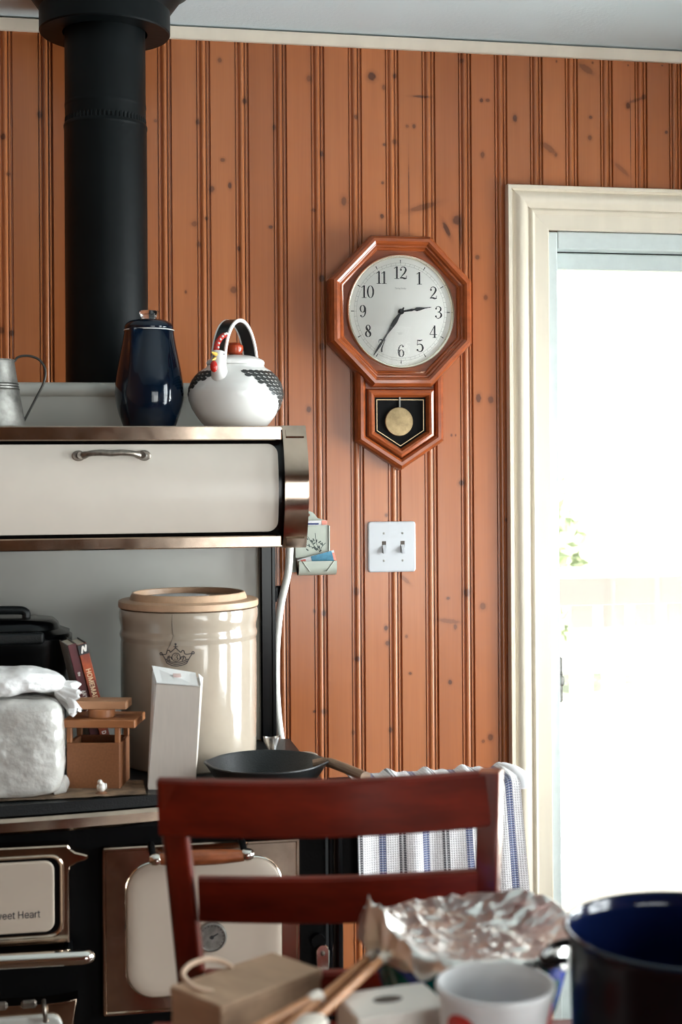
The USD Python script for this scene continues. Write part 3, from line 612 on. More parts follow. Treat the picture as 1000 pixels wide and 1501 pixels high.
DIG = {
 '0': D0(),
 '1': unary_union([sbox(-.07, .07, 0, 1), sbox(-.2, .2, 0, .04), stroke([(-.03, .97), (-.21, .84)], .05, curve=False)]),
 '2': unary_union([stroke([(-.2, .70), (-.17, .89), (0, .975), (.18, .89), (.22, .70), (.1, .46), (-.12, .22), (-.25, .05)], [.06, .05, .05, .10, .15, .11, .06, .05]), Point(-.185, .73).buffer(.075), stroke([(-.26, .06), (-.05, .09), (.12, .04), (.27, .05)], [.06, .12, .13, .07]), stroke([(.25, .05), (.285, .25)], .045, curve=False)]),
 '3': unary_union([stroke([(-.2, .8), (-.1, .95), (.05, .97), (.2, .85), (.2, .68), (.08, .55), (-.06, .53)], [.06, .045, .05, .11, .13, .06, .04]), stroke([(-.06, .53), (.1, .5), (.24, .36), (.24, .2), (.1, .04), (-.08, .02), (-.22, .14)], [.04, .06, .13, .15, .06, .045, .06]), Point(-.185, .79).buffer(.07), Point(-.205, .17).buffer(.075)]),
 '4': unary_union([sbox(.04, .17, 0, 1), stroke([(.09, .96), (-.3, .29)], .05, curve=False), sbox(-.32, .30, .25, .295), sbox(-.06, .27, 0, .04)]),
 '5': unary_union([stroke([(-.19, .95), (0, .92), (.2, .97)], [.06, .10, .05]), stroke([(-.185, .96), (-.21, .55)], .045, curve=False), stroke([(-.21, .55), (-.05, .64), (.15, .58), (.25, .36), (.2, .14), (.02, .02), (-.2, .12)], [.045, .05, .1, .155, .12, .05, .06]), Point(-.2, .16).buffer(.075)]),
 '7': unary_union([stroke([(-.25, .93), (-.08, .96), (.08, .9), (.26, .96)], [.06, .11, .10, .05]), stroke([(-.245, .95), (-.275, .74)], .045, curve=False), stroke([(.25, .95), (.08, .55), (-.03, .25), (-.04, .03)], [.045, .07, .12, .15])]),
 '8': unary_union([ell(0, .75, .21, .245).difference(ell(.0, .75, .10, .205)), ell(0, .26, .26, .26).difference(ell(.0, .26, .125, .225)), stroke([(-.15, .82), (-.02, .58), (.18, .28)], [.10, .13, .13])]),
}
DIG['6'] = unary_union([ell(0.01, .3, .26, .3).difference(ell(0.03, .3, .125, .265)), stroke([(.19, .87), (.08, .97), (-.1, .88), (-.2, .62), (-.195, .3)], [.06, .045, .06, .11, .14]), Point(.17, .86).buffer(.065)])
DIG['9'] = affinity.rotate(DIG['6'], 180, origin=(0, .5))
def number(s):
    w = {'1': .44}
    tot = sum(w.get(c, .62) for c in s); x = -tot / 2; out = []
    for c in s:
        out.append(affinity.translate(DIG[c], x + w.get(c, .62) / 2, -.5)); x += w.get(c, .62)
    return unary_union(out)
for hnum in range(1, 13):
    th_ = math.radians(90 - 30 * hnum)
    g = affinity.translate(affinity.scale(number(str(hnum)), .0295, .0300, origin=(0, 0)), KX + .0935 * math.cos(th_), KZ + .0945 * math.sin(th_))
    obj('numeral', flat(g, .0006).apply_translation((0, -.0402, 0)), 'ink', CK, smooth=False)
trk = [ell(0, 0, .1155, .1185).difference(ell(0, 0, .1150, .1180)), ell(0, 0, .1095, .1125).difference(ell(0, 0, .1090, .1120))]
for i in range(60):
    c, s = math.sin(math.radians(6 * i)), math.cos(math.radians(6 * i))
    trk.append(stroke([(.1092 * c, .1122 * s), (.1153 * c, .1183 * s)], .0006, curve=False))
obj('minute_track', flat(affinity.translate(unary_union(trk), KX, KZ), .0004).apply_translation((0, -.0402, 0)), 'track_ink', CK, smooth=False, label='pale printed minute track')
tk = [stroke([(.1150 * math.sin(q), .1180 * math.cos(q)), (.1215 * math.sin(q), .1245 * math.cos(q))], [.0014, .0022], curve=False) for q in np.radians(np.arange(0, 360, 30))]
for q in tk: obj('hour_tick', flat(affinity.translate(q, KX, KZ), .0005).apply_translation((0, -.0402, 0)), 'ink', CK, smooth=False)
dl = text('Sterling & Noble', .0042, .0003, .62); obj('dial_lettering', dl.apply_translation((KX, -.0404, KZ + .0545)), 'faint_ink', CK, smooth=False, label='small grey lettering on the dial')
obj('dial_lettering', cat(text('QUARTZ', .0022, .0003, .8).apply_translation((KX - .002, -.0404, KZ - .0545)), flat(sbox(-.009, .007, -.0505, -.0502), .0003).apply_translation((KX, -.0404, KZ))), 'faint_ink', CK, smooth=False)
def hand(ang, pts, h):
    g = stroke([(0, r) for r, w in pts], [w for r, w in pts], curve=False)
    g = affinity.translate(affinity.rotate(g, -ang, origin=(0, 0)), KX, KZ)
    return flat(g, .0012).apply_translation((0, -h, 0))
obj('hour_hand', hand(81.0, [(-.006, .004), (.006, .0035), (.014, .0042), (.027, .0058), (.0335, .0030), (.040, .0095), (.047, .0080), (.060, .0028), (.0755, .0012)], .0435), 'ink', CK)
obj('minute_hand', hand(213.0, [(-.010, .004), (.004, .0040), (.012, .0065), (.028, .0110), (.045, .0085), (.064, .0035), (.080, .0040), (.100, .0060), (.126, .0016)], .0460), 'ink', CK)
obj('hand_hub', panel([(KX + .0068 * math.cos(q), KZ + .0068 * math.sin(q)) for q in np.linspace(0, 2 * math.pi, 24, endpoint=False)], [(0, .040), (0, .0485), (.002, .0505)], 0), 'ink', CK)
rr = np.linspace(1, 0, 9)
tt = np.linspace(0, 2 * math.pi, 48, endpoint=False)
dome_g = [np.c_[KX + (DX - .0055) * q * np.cos(tt), np.full(48, -.0445 - .013 * (1 - q * q)), KZ + (DZ - .0055) * q * np.sin(tt)] for q in rr[:-1]]
obj('convex_glass', loft(dome_g, False, True), 'clock_glass', CK, smooth=True)
pent = [(-.1095, -.14), (-.1095, -.3125), (0.000, -.3835), (.1075, -.3125), (.1075, -.14)]
obj('lower_case', moulding(ck(pent), [(0, .001), (0, .030), (.003, .038), (.009, .0425), (.016, .0425), (.021, .038), (.0235, .032), (.0235, .001)], 0), 'clock_wood', CK, smooth=22)
obj('lower_board', panel(ck(inset(pent, .022)), [(0, .004), (0, .0285)], 0), 'clock_plate', CK)
pin = [(-.0840, -.187), (-.0840, -.3005), (-.0005, -.3545), (.0825, -.3005), (.0825, -.187)]
obj('door_moulding', moulding(ck(pin), [(0, .027), (0, .036), (.003, .043), (.009, .0455), (.014, .044), (.018, .037), (.020, .031), (.020, .027)], 0), 'clock_wood', CK, smooth=22)
pinn = inset(pin, .0195)
obj('pendulum_panel', panel(ck(pinn), [(0, .027), (0, .030)], 0), 'velvet_black', CK)
li = inset(pinn, .0050)
obj('gold_line', moulding(ck(li), [(0, .0298), (0, .0312), (.0017, .0312), (.0017, .0298)], 0), 'gold_line', CK, smooth=False)
obj('pendulum_rod', rbox(KX - .0045, KX - .0005, -.034, -.0312, KZ - .25, KZ - .203, .0008), 'tin', CK)
BMAT = obj('pendulum_bob', panel([(KX - .0045 + .0345 * math.cos(q), KZ - .2655 + .0350 * math.sin(q)) for q in np.linspace(0, 2 * math.pi, 56, endpoint=False)], [(0, .031), (0, .0345), (.001, .0360), (.016, .0372)], 0), 'bob_brass', CK, label='spun brass pendulum bob')

# ---- light switch
SW = thing('light_switch', 'white double toggle light switch plate on the pine panelling', 'light switch', (.7555, 0, 1.2333))
obj('plate', panel(rrect(.6955, .8155, 1.1718, 1.2952, .0075, 4), [(0, .0003), (0, .003), (.0012, .0052), (.0035, .0062), (.006, .0064)], 0), 'switch_plastic', SW, smooth=8)
for x in (.7355, .7820):
    obj('toggle_slot', panel(rrect(x - .0052, x + .0052, 1.2185, 1.2475, .001, 2), [(0, .0055), (0, .0066)], 0), 'box_hole', SW)
    obj('toggle', hexa([(x - .0042, -.0062, 1.2205), (x + .0042, -.0062, 1.2205), (x + .0042, -.0062, 1.2390), (x - .0042, -.0062, 1.2390),
                        (x - .0034, -.0185, 1.2165), (x + .0034, -.0185, 1.2165), (x + .0034, -.0170, 1.2245), (x - .0034, -.0170, 1.2245)]), 'switch_plastic', SW)
    for z in (1.2665, 1.2000):
        obj('plate_screw', panel([(x + .0028 * math.cos(q), z + .0028 * math.sin(q)) for q in np.linspace(0, 2 * math.pi, 14, endpoint=False)], [(0, .006), (0, .0068), (.0008, .0072)], 0), 'tin', SW)

# ---- tin wall pocket
PK = thing('wall_pocket', 'sage green tin wall pocket with a flower sprig print, hanging beside the warming cabinet', 'wall pocket', (.553, 0, 1.17))
bp = [(.498, 1.176), (.598, 1.176), (.5955, 1.300), (.590, 1.3015), (.5855, 1.302), (.572, 1.306), (.562, 1.3185), (.5565, 1.3215), (.549, 1.3235), (.5405, 1.3215), (.535, 1.318), (.525, 1.306), (.5105, 1.302), (.502, 1.301)]
hole = Point(.549, 1.314).buffer(.0042)
obj('back_plate', flat(Polygon(bp).difference(hole), .0022).apply_translation((0, -.004, 0)), 'sage_tin', PK, smooth=False)
obj('front_plate', flat(Polygon([(.515, 1.212), (.5985, 1.212), (.596, 1.2885), (.515, 1.2885)]), .0015).apply_translation((0, -.020, 0)), 'sage_tin', PK, smooth=False)
obj('side_rim', rbox(.5945, .599, -.024, -.0045, 1.19, 1.2885, .0015), 'sage_tin', PK)
tr_ = np.linspace(0, math.pi, 12)
sec = [(-.006, 1.205)] + [(-.030 + .024 * math.cos(q), 1.190 - .020 * math.sin(q)) for q in tr_] + [(-.054, 1.205)] + [(-.0522, 1.205)] + [(-.030 + .0222 * math.cos(q), 1.190 - .018 * math.sin(q)) for q in tr_[::-1]] + [(-.0078, 1.205)]
obj('trough', loft([[(x, y, z) for y, z in sec] for x in (.5185, .6100)]), 'sage_tin', PK)
for x in (.5205, .6085):
    obj('trough_end', loft([[(xx, y, z) for y, z in [(-.006, 1.205)] + [(-.030 + .0235 * math.cos(q), 1.190 - .0195 * math.sin(q)) for q in tr_] + [(-.054, 1.205)]] for xx in (x - .001, x + .001)]), 'sage_tin', PK)
for p, q in (((.527, 1.2045), (.545, 1.180)), ((.603, 1.2045), (.585, 1.180))):
    obj('embossed_line', tube([(p[0], -.0545, p[1]), ((p[0] + q[0]) / 2, -.0545, (p[1] + q[1]) / 2), (q[0], -.053, q[1])], .0012, 8), 'sage_tin', PK)
r3 = random.Random(3); fl = []
for i in range(26):
    u, w = r3.uniform(0, 1), r3.uniform(0, 1)
    x, z = .527 + .055 * u, 1.232 + .042 * w * (1 - .5 * u) - .008 * u
    fl.append(affinity.rotate(ell(x, z, .0042, .0016), r3.uniform(20, 160)))
for p in ([(.573, 1.228), (.560, 1.240), (.545, 1.262)], [(.575, 1.229), (.566, 1.246), (.563, 1.270)], [(.575, 1.229), (.580, 1.238), (.588, 1.246)], [(.570, 1.230), (.552, 1.238), (.532, 1.246)]): fl.append(stroke(p, .0014))
obj('flower_print', flat(unary_union(fl), .0004).apply_translation((0, -.0213, 0)), 'flower_ink', PK, smooth=False, label='dark printed flower sprig')
wp = thing('paper_slip', 'white paper slip with blue and coral print, tucked behind the green wall pocket front', 'paper', (.555, -.012, 1.2))
obj('sheet', rbox(.5185, .5925, -.0150, -.0138, 1.206, 1.3005, .0004), 'paper_white', wp)
obj('coral_tab', rbox(.580, .5935, -.0156, -.0150, 1.2895, 1.3008, .0002), 'paper_coral', wp)
obj('navy_print', rbox(.530, .573, -.0155, -.0150, 1.2905, 1.2945, .0002), 'paper_navy', wp)
bp_ = thing('folded_leaflet', 'blue and white folded leaflet sticking out of the green wall pocket trough', 'leaflet', (.575, -.03, 1.2))
lf = rbox(-.046, .046, -.0007, .0007, -.015, .015, .0004)
obj('leaflet_sheet', mv(lf, (.5655, -.0300, 1.204), ry=-14), 'paper_white', bp_)
obj('blue_print', mv(rbox(-.012, .040, -.0012, -.0006, -.013, .0145, .0002), (.5655, -.0300, 1.204), ry=-14), 'paper_blue', bp_)
obj('red_print', mv(rbox(-.038, -.026, -.0012, -.0006, .006, .012, .0002), (.5655, -.0300, 1.204), ry=-14), 'paper_red', bp_)
obj('coral_edge', mv(rbox(.040, .046, -.0012, -.0006, -.013, .009, .0002), (.5655, -.0300, 1.204), ry=-14), 'paper_coral', bp_)

# ================================================================== on the warming shelf (top at z = 1.509)
SZ = 1.5092
KC = (.3205, -.50)
KT = thing('rooster_kettle', 'white enamel kettle with a rooster head spout and black feather print', 'kettle', (*KC, SZ))
kprof = [(0, .0), (.058, .0), (.0635, .003), (.070, .010), (.0805, .024), (.0900, .040), (.0960, .056), (.0978, .068), (.0965, .080), (.0915, .093), (.0835, .105), (.0730, .115), (.0640, .1205), (.0600, .123), (.0585, .1265), (.0, .1265)]
obj('body', lathe(kprof, 72, (*KC, SZ)), 'white_enamel', KT, smooth=40)
obj('lid', lathe([(.0, .1255), (.0560, .1260), (.0590, .1285), (.0595, .133), (.0575, .137), (.047, .1425), (.032, .1465), (.015, .1485), (0, .149)], 56, (*KC, SZ)), 'white_enamel', KT, smooth=40)
obj('lid_knob', lathe([(0, .1478), (.009, .1485), (.0155, .1525), (.0185, .160), (.0175, .1675), (.011, .173), (0, .1745)], 32, (KC[0] - .002, KC[1], SZ)), 'knob_red', KT, label='glossy red-brown lid knob')
kprof_a = np.array(kprof)
def kr(z): return np.interp(z, kprof_a[1:14, 1], kprof_a[1:14, 0])
def on_kettle(v, off):
    az, z = v[:, 0], v[:, 2]; r = kr(z) + off - v[:, 1]
    return np.c_[KC[0] + r * np.sin(az), KC[1] - r * np.cos(az), SZ + z]
# handle: a flat band bent into an arch in the vertical plane of the spout
PH = math.radians(52); AX = np.array([-math.cos(PH), -math.sin(PH), 0]); NX = np.array([math.sin(PH), -math.cos(PH), 0])
arch = [(.0640, .118), (.0635, .135), (.0600, .158), (.0500, .184), (.0330, .206), (.0100, .2175), (-.0140, .2150), (-.0360, .199), (-.0510, .175), (-.0590, .150), (-.0640, .118)]
ap = spline([np.array([*KC, SZ]) + AX * a_ + np.array([0, 0, b_]) for a_, b_ in arch], 6)
def band(half, th, off):
    P = ap + NX * off; T = np.gradient(P, axis=0); T /= np.linalg.norm(T, axis=1, keepdims=True); U = np.cross(T, NX)
    return loft([[P[i] + U[i] * th + NX * half, P[i] - U[i] * th + NX * half, P[i] - U[i] * th - NX * half, P[i] + U[i] * th - NX * half] for i in range(len(P))])
hnd = obj('handle', band(.0135, .0028, 0), 'handle_black', KT, smooth=40, label='black arched band handle')
obj('handle_edge', band(.0016, .0034, .0148), 'white_enamel', hnd, smooth=40, label='white edge of the handle')
obj('handle_edge', band(.0016, .0034, -.0148), 'white_enamel', hnd, smooth=40)
K0 = np.array([*KC, SZ])
HD = math.radians(38); HX = np.array([-math.cos(HD) * .62, -math.sin(HD) - .25, 0]); HX /= np.linalg.norm(HX)
nk = spline([K0 + HX * .058 + [0, 0, .082], K0 + HX * .078 + [0, 0, .100], K0 + HX * .0855 + [0, 0, .122], K0 + HX * .0840 + [0, 0, .143], K0 + HX * .0825 + [0, 0, .150]], 6)
nq = np.interp(np.linspace(0, 1, len(nk)), [0, .3, .6, .9, 1], [.0215, .0170, .0150, .0135, .0075])
hdp = obj('rooster_head', tube(nk, nq, 20), 'white_enamel', KT, smooth=50, label='white rooster head spout')
HC = K0 + HX * .0845 + np.array([0, 0, .140]); HS = np.cross(HX, [0, 0, 1.0])
fdir = HX * .75 + np.array([-.45, -.45, 0]) * .4; fdir /= np.linalg.norm(fdir)
def cone(p, q, r0, r1=.0006, n=10): return tube([p, (np.array(p) + q) / 2, q], [r0, (r0 + r1) * .55, r1], n)
obj('beak', cone(HC + fdir * .011 + [0, 0, .002], HC + fdir * .0245 + [-.003, 0, .0065], .0058), 'beak_yellow', hdp, label='yellow beak')
obj('beak', cone(HC + fdir * .011 + [0, 0, -.004], HC + fdir * .0225 + [-.003, 0, -.0095], .0048), 'beak_yellow', hdp)
obj('mouth', cone(HC + fdir * .010 + [0, 0, -.001], HC + fdir * .0185 + [-.002, 0, -.001], .0050), 'ink', hdp)
ws = trimesh.creation.icosphere(subdivisions=2, radius=1).apply_scale((.0075, .0055, .0115)).apply_translation(HC + fdir * .0165 + [-.002, 0, -.0215])
obj('wattle', ws, 'red_enamel', hdp, smooth=True, label='red wattle')
for s, w in ((1, 1), (-1, 1)):
    e = HC + HS * s * .0130 + fdir * .004 + np.array([0, 0, .003])
    obj('eye', trimesh.creation.icosphere(subdivisions=1, radius=.0019).apply_translation(e), 'ink', hdp, smooth=True)
cpts = spline([HC + HX * .001 + [-.004, 0, .006], HC - HX * .002 + [-.005, 0, .020], HC - HX * .008 + [-.002, 0, .033], HC - HX * .019 + [.001, 0, .042], HC - HX * .028 + [.002, 0, .044], HC - HX * .030 + [.002, 0, .037]], 5)
obj('comb', tube(cpts, np.interp(np.linspace(0, 1, len(cpts)), [0, .5, .9, 1], [.0058, .0055, .0048, .002]), 10), 'red_enamel', hdp, label='red comb')
for i in range(0, 24, 3):
    p = cpts[i] + np.array([.0035, -.0045, .003])
    obj('comb_point', trimesh.creation.icosphere(subdivisions=1, radius=.0024).apply_translation(p), 'white_enamel', hdp, smooth=True)
# feather print: rows of scallops wrapped on the body
def scallops(a0, a1, inside):
    out = []; row = 0; z = .1115
    while z > .040:
        dz = .0072; step = .0135 / kr(z); a_ = a0 + (row % 2) * step / 2
        while a_ < a1:
            if inside(a_, z):
                ra, rz = step * .56, .0052
                sh_ = ell(a_, z, ra, rz)
                out.append(sh_.difference(ell(a_, z + .0046, ra * 1.14, rz * 1.02).buffer(.0)).union(ell(a_, z - .0002, ra * .74, rz * .55)))
            a_ += step
        z -= dz; row += 1
    return out
sc1 = scallops(-.05, 1.35, lambda q, z: z < .113 - .001 * q and z > .113 - .040 * (q + .10) - .016 * q * q and z > .044 and q > .02)
sc2 = scallops(-1.5, -.55, lambda q, z: z < .112 and z > .112 + .052 * (q + .60))
feat = [s for s in sc1 + sc2]
fm = cat(*[flat(s, .0003, None, .004) for s in feat]); fm.vertices = on_kettle(np.array(fm.vertices), .0003)
obj('feather_print', fm, 'scale_ink', KT, smooth=False, kind='stuff', label='black feather scale print')
tail = []
for i in range(11):
    q0 = .98 + .06 * (i % 6); z0 = .097 - .0062 * i
    tail.append(stroke([(q0, z0), (q0 + .10, z0 - .004), (q0 + .2, z0 - .011)], [.0035, .0030, .0012], n=4))
tm = cat(*[flat(s, .0003, None, .004) for s in tail]); tm.vertices = on_kettle(np.array(tm.vertices), .0004)
obj('tail_print', tm, 'scale_ink', KT, smooth=False, kind='stuff')

# ---- blue enamel coffee pot
PC = (.1455, -.50)
EP = thing('coffee_pot', 'tall navy blue enamel coffee pot with a glass lid knob on the warming shelf', 'coffee pot', (*PC, SZ))
px_ = .001368
pp = [(0, 0), (37.2, 0), (38.5, 2), (41.5, 10), (45, 20), (48, 31), (50, 42), (50.8, 52), (50, 66), (47.8, 82), (44.8, 98), (41.6, 114), (38.6, 130), (36.9, 141), (36.6, 146)]
q = lathe([(r * px_, z * px_ * .985) for r, z in pp] + [(35.2 * px_, 146 * px_ * .985), (34.6 * px_, 140 * px_ * .985)], 96, (*PC, SZ))
v = np.array(q.vertices); az = np.arctan2(v[:, 0] - PC[0], -(v[:, 1] - PC[1])); hz = (v[:, 2] - SZ) / (146 * px_ * .985)
d_ = np.clip((hz - .42) / .58, 0, 1); wdt = .12 + .22 * d_
dv = .016 * d_ ** 1.2 * np.maximum(0, 1 - np.abs((az + .62) / wdt)) ** 1.1
rad = np.hypot(v[:, 0] - PC[0], v[:, 1] - PC[1]).clip(1e-6)
v[:, 0] += (v[:, 0] - PC[0]) / rad * dv; v[:, 1] += (v[:, 1] - PC[1]) / rad * dv; q.vertices = v
obj('body', q, 'navy_enamel', EP, smooth=40)
obj('rim', tube([(PC[0] + 36.5 * px_ * math.cos(a_), PC[1] + 36.5 * px_ * math.sin(a_), SZ + 146 * px_ * .985) for a_ in np.linspace(0, 2 * math.pi, 64, endpoint=False)], .0011, 8, closed=True), 'white_enamel', EP, label='white rim line')
obj('lid', lathe([(r * px_, SZ + z * px_ * .985) for r, z in [(0, 147), (35, 147), (36, 148.5), (35.8, 152), (33.5, 156), (29, 159.5), (22, 161.5), (0, 162)]], 64, (*PC, 0)), 'navy_enamel', EP, smooth=45)
obj('lid_plate', lathe([(r * px_, SZ + z * px_ * .985) for r, z in [(0, 161.5), (16, 161.5), (16.5, 162.3), (12, 163.2), (0, 163.2)]], 40, (*PC, 0)), 'bright_nickel', EP)
obj('glass_knob', lathe([(r * px_, SZ + z * px_ * .985) for r, z in [(0, 163.2), (11.5, 163.2), (12, 164.5), (11.5, 166), (13.5, 170.5), (15, 174.3), (14.2, 175), (0, 174.6)]], 40, (*PC, 0)), 'clear_glass', EP, smooth=30, label='clear glass knob')
hp2 = spline([(PC[0] + .035, PC[1] + .036, SZ + .178), (PC[0] + .05, PC[1] + .066, SZ + .172), (PC[0] + .053, PC[1] + .078, SZ + .125), (PC[0] + .046, PC[1] + .06, SZ + .06), (PC[0] + .04, PC[1] + .042, SZ + .055)], 6)
obj('handle', tube(hp2, .007, 12), 'navy_enamel', EP)

# ---- tin jug
JC = (-.1615, -.52)
JG = thing('tin_jug', 'dull grey tin jug with a bent wire handle, leftmost on the warming shelf', 'jug', (*JC, SZ))
obj('body', lathe([(0, 0), (.0625, 0), (.064, .002), (.0632, .004), (.0515, .073), (.0522, .0745), (.0505, .0765), (.0507, .0795), (.0497, .0815), (.0499, .0845), (.0488, .087), (.0420, .131), (.0432, .1325), (.0425, .134), (.0412, .1325), (.061, .006), (0, .006)], 56, (*JC, SZ)), 'tin', JG)
for z, r in ((.0755, .0512), (.0805, .0503), (.0858, .0495)):
    obj('band', tube([(JC[0] + r * math.cos(a_), JC[1] + r * math.sin(a_), SZ + z) for a_ in np.linspace(0, 2 * math.pi, 48, endpoint=False)], .0013, 8, closed=True), 'dark_wire', JG)
jh = spline([(JC[0] + .0405, JC[1], SZ + .129), (JC[0] + .050, JC[1], SZ + .1395), (JC[0] + .070, JC[1], SZ + .1420), (JC[0] + .0905, JC[1], SZ + .134), (JC[0] + .1015, JC[1], SZ + .115), (JC[0] + .0985, JC[1], SZ + .089), (JC[0] + .080, JC[1], SZ + .052), (JC[0] + .0600, JC[1], SZ + .0135)], 7)
obj('strap_handle', tube(jh, 1.0, 10, flat=(.0018, .0060), up=(0.01, 0.0, 1.0)) if False else tube(jh, .0024, 10), 'dark_wire', JG, label='dark bent strap handle')

# ================================================================== on the cook top (top at z = .845)
CT = .8452
CRC = (.2165, -.565)
CR = thing('stoneware_crock', 'large glazed cream stoneware crock stamped with a crown and the number 3', 'crock', (*CRC, CT))
cprof = np.array([(0, 0), (.126, 0), (.1305, .004), (.132, .014), (.1335, .08), (.1345, .16), (.1345, .240), (.1335, .2480), (.1335, .2510), (.1358, .2570), (.1362, .2610), (.1350, .2660), (.1338, .2700), (.1338, .2740), (.1355, .2850), (.1372, .2930), (.1374, .3050), (.1358, .3115), (.130, .3120), (.128, .308), (.128, .29), (0, .29)])
cprof[:, 1] *= .985
obj('body', lathe(cprof, 96, (*CRC, CT)), 'crock_glaze', CR, smooth=35)
def cr_r(z): return np.interp(z, cprof[1:17, 1], cprof[1:17, 0])
AZ0 = math.radians(-18.5)
def on_crock(x0, z0, off):
    def fn(v):
        z = z0 + v[:, 2]; r = cr_r(z) + off - v[:, 1]; q = AZ0 + (v[:, 0] + x0) / .134
        return np.c_[CRC[0] + r * np.sin(q), CRC[1] - r * np.cos(q), CT + z]
    return fn
S_ = .00128 / 4.167
cz_ = lambda pts: [((x - 408) * S_, (508 - y) * S_) for x, y in pts]
ln = .0015
crown = [stroke(cz_(p), ln) for p in ([(350, 545), (380, 558), (410, 562), (445, 557), (472, 546)], [(345, 522), (375, 536), (408, 540), (445, 535), (480, 520)], [(352, 533), (380, 547), (410, 551), (445, 546), (474, 533)],
          [(350, 545), (338, 518), (320, 492)], [(472, 546), (488, 516), (508, 486)], [(320, 492), (345, 490), (352, 470), (366, 466), (372, 478), (388, 466), (405, 452), (422, 466), (438, 478), (446, 466), (456, 470), (466, 490), (508, 486)],
          [(352, 522), (356, 508), (368, 500)], [(468, 520), (464, 508), (452, 500)], [(370, 530), (362, 512), (376, 508), (380, 520)], [(446, 528), (454, 510), (440, 506), (436, 520)])]
crown += [affinity.translate(Point(0, 0).buffer(r), *cz_([p])[0]).difference(affinity.translate(Point(0, 0).buffer(r * .45), *cz_([p])[0])) for p, r in (((312, 488), .0030), ((512, 482), .0030))]
crown += [stroke(cz_([(405, 452), (405, 428)]), ln, curve=False), stroke(cz_([(394, 444), (416, 444)]), ln, curve=False), affinity.translate(Point(0, 0).buffer(.0019), *cz_([(405, 428)])[0])]
crown += [affinity.translate(Point(0, 0).buffer(.0085).difference(Point(0, 0).buffer(.0073)), *cz_([(408, 508)])[0]), affinity.translate(affinity.scale(affinity.translate(DIG['3'], 0, -.5), .0120, .0115, origin=(0, 0)), *cz_([(408, 508)])[0])]
obj('crown_stamp', cat(*[flat(g, .0002, on_crock(.009, .2245, .0002), .006) for g in crown]), 'crown_ink', CR, smooth=False, label='dark stamped crown with the number 3')
obj('hairline_crack', flat(stroke([(-.002, .055), (-.0025, .030), (-.001, .015), (-.006, 0), (-.013, -.012)], .0006), .0002, on_crock(.0045, .250, .0002), .01), 'crown_ink', CR, smooth=False)
CL = thing('crock_lid', 'round tan wooden lid with a raised ring lying on the stoneware crock', 'lid', (*CRC, CT + .3078))
zl = CT + .3078
obj('lid_body', lathe([(0, zl), (.131, zl), (.1376, zl + .002), (.1384, zl + .006), (.1378, zl + .0135), (.1340, zl + .0155), (.1160, zl + .0165), (.1145, zl + .022), (.1115, zl + .0285), (.1085, zl + .0295), (.1065, zl + .0280), (.1055, zl + .018), (0, zl + .018)], 96, (*CRC, 0)), 'lid_wood', CL, smooth=35)
obj('lid_inset', lathe([(0, zl + .018), (.062, zl + .018), (.062, zl + .0205), (.058, zl + .0215), (0, zl + .0215)], 48, (CRC[0] - .020, CRC[1], 0)), 'carton_white', CL, label='white plate inside the lid ring')

# ---- tall carton
CN = thing('tall_carton', 'tall narrow off-white cardboard carton with loose top flaps, standing before the crock', 'box', (.17, -.77, CT))
b4 = [(.1235, -.800, CT), (.2065, -.815, CT), (.2140, -.752, CT), (.1300, -.738, CT)]
t4 = [(.1405, -.792, 1.0345), (.2185, -.806, 1.0290), (.2290, -.744, 1.0360), (.1370, -.730, 1.0510)]
obj('carton_body', hexa(b4 + t4), 'carton', CN, smooth=False)
T = [np.array(p) for p in t4]
obj('top_flap', hexa([T[0] + [0, -.0005, .0012], T[1] + [-.004, -.0005, .0012], T[2] + [-.014, 0, .009], T[3] + [-.002, 0, .008], T[0] + [0, -.0005, .0024], T[1] + [-.004, -.0005, .0024], T[2] + [-.014, 0, .0102], T[3] + [-.002, 0, .0092]]), 'carton_white', CN, smooth=False, label='white top flap')
obj('side_flap', hexa([T[1] + [-.001, 0, 0], T[1] + [.0003, 0, 0], T[2] + [.0003, 0, 0], T[2] + [-.001, 0, 0], T[1] + [.0005, .004, .003], T[1] + [.0018, .004, .003], T[2] + [-.0075, 0, .008], T[2] + [-.009, 0, .008]]), 'carton_white', CN, smooth=False)
obj('flap_print', hexa([(.172, -.7720, 1.0432), (.186, -.7745, 1.0425), (.186, -.7665, 1.0462), (.172, -.764, 1.0468), (.172, -.7721, 1.0455), (.186, -.7746, 1.0448), (.186, -.7666, 1.0485), (.172, -.7641, 1.0491)]), 'pink_paper', CN, smooth=False)
obj('side_edge', hexa([(.1236, -.8003, CT + .002), (.1225, -.79, CT + .002), (.1295, -.74, CT + .002), (.1300, -.7385, CT + .002), (.1404, -.7923, 1.0345), (.1365, -.785, 1.034), (.1355, -.735, 1.05), (.1370, -.7303, 1.051)]), 'carton_white', CN, smooth=False)

# ---- wooden press box (turned a little about its upright)
PB = thing('wooden_press_box', 'small brown wooden box with a slotted front and stacked top boards, standing before the cookbooks', 'box', (.0735, -.785, CT), -14)
def pb(n, x0, x1, y0, y1, z0, z1, m, r=.0012, **k): obj(n, rbox(x0, x1, y0, y1, z0, z1, r), m, PB, world=False, **k)
pb('front_panel', -.098, 0, 0, .007, 0, .083, 'press_panel')
pb('side_panel', -.0085, 0, .007, .085, 0, .083, 'press_panel')
pb('side_panel', -.098, -.0895, .007, .085, 0, .083, 'press_panel')
pb('back_panel', -.0895, -.0085, .078, .085, 0, .083, 'press_panel')
for x in (-.0095, -.098): 
    pb('corner_post', x, x + .0095, 0, .010, .083, .1115, 'press_wood')
    pb('corner_post', x, x + .0095, .075, .085, .083, .1115, 'press_wood')
pb('top_board', -.104, .0290, -.006, .090, .1115, .1260, 'press_wood')
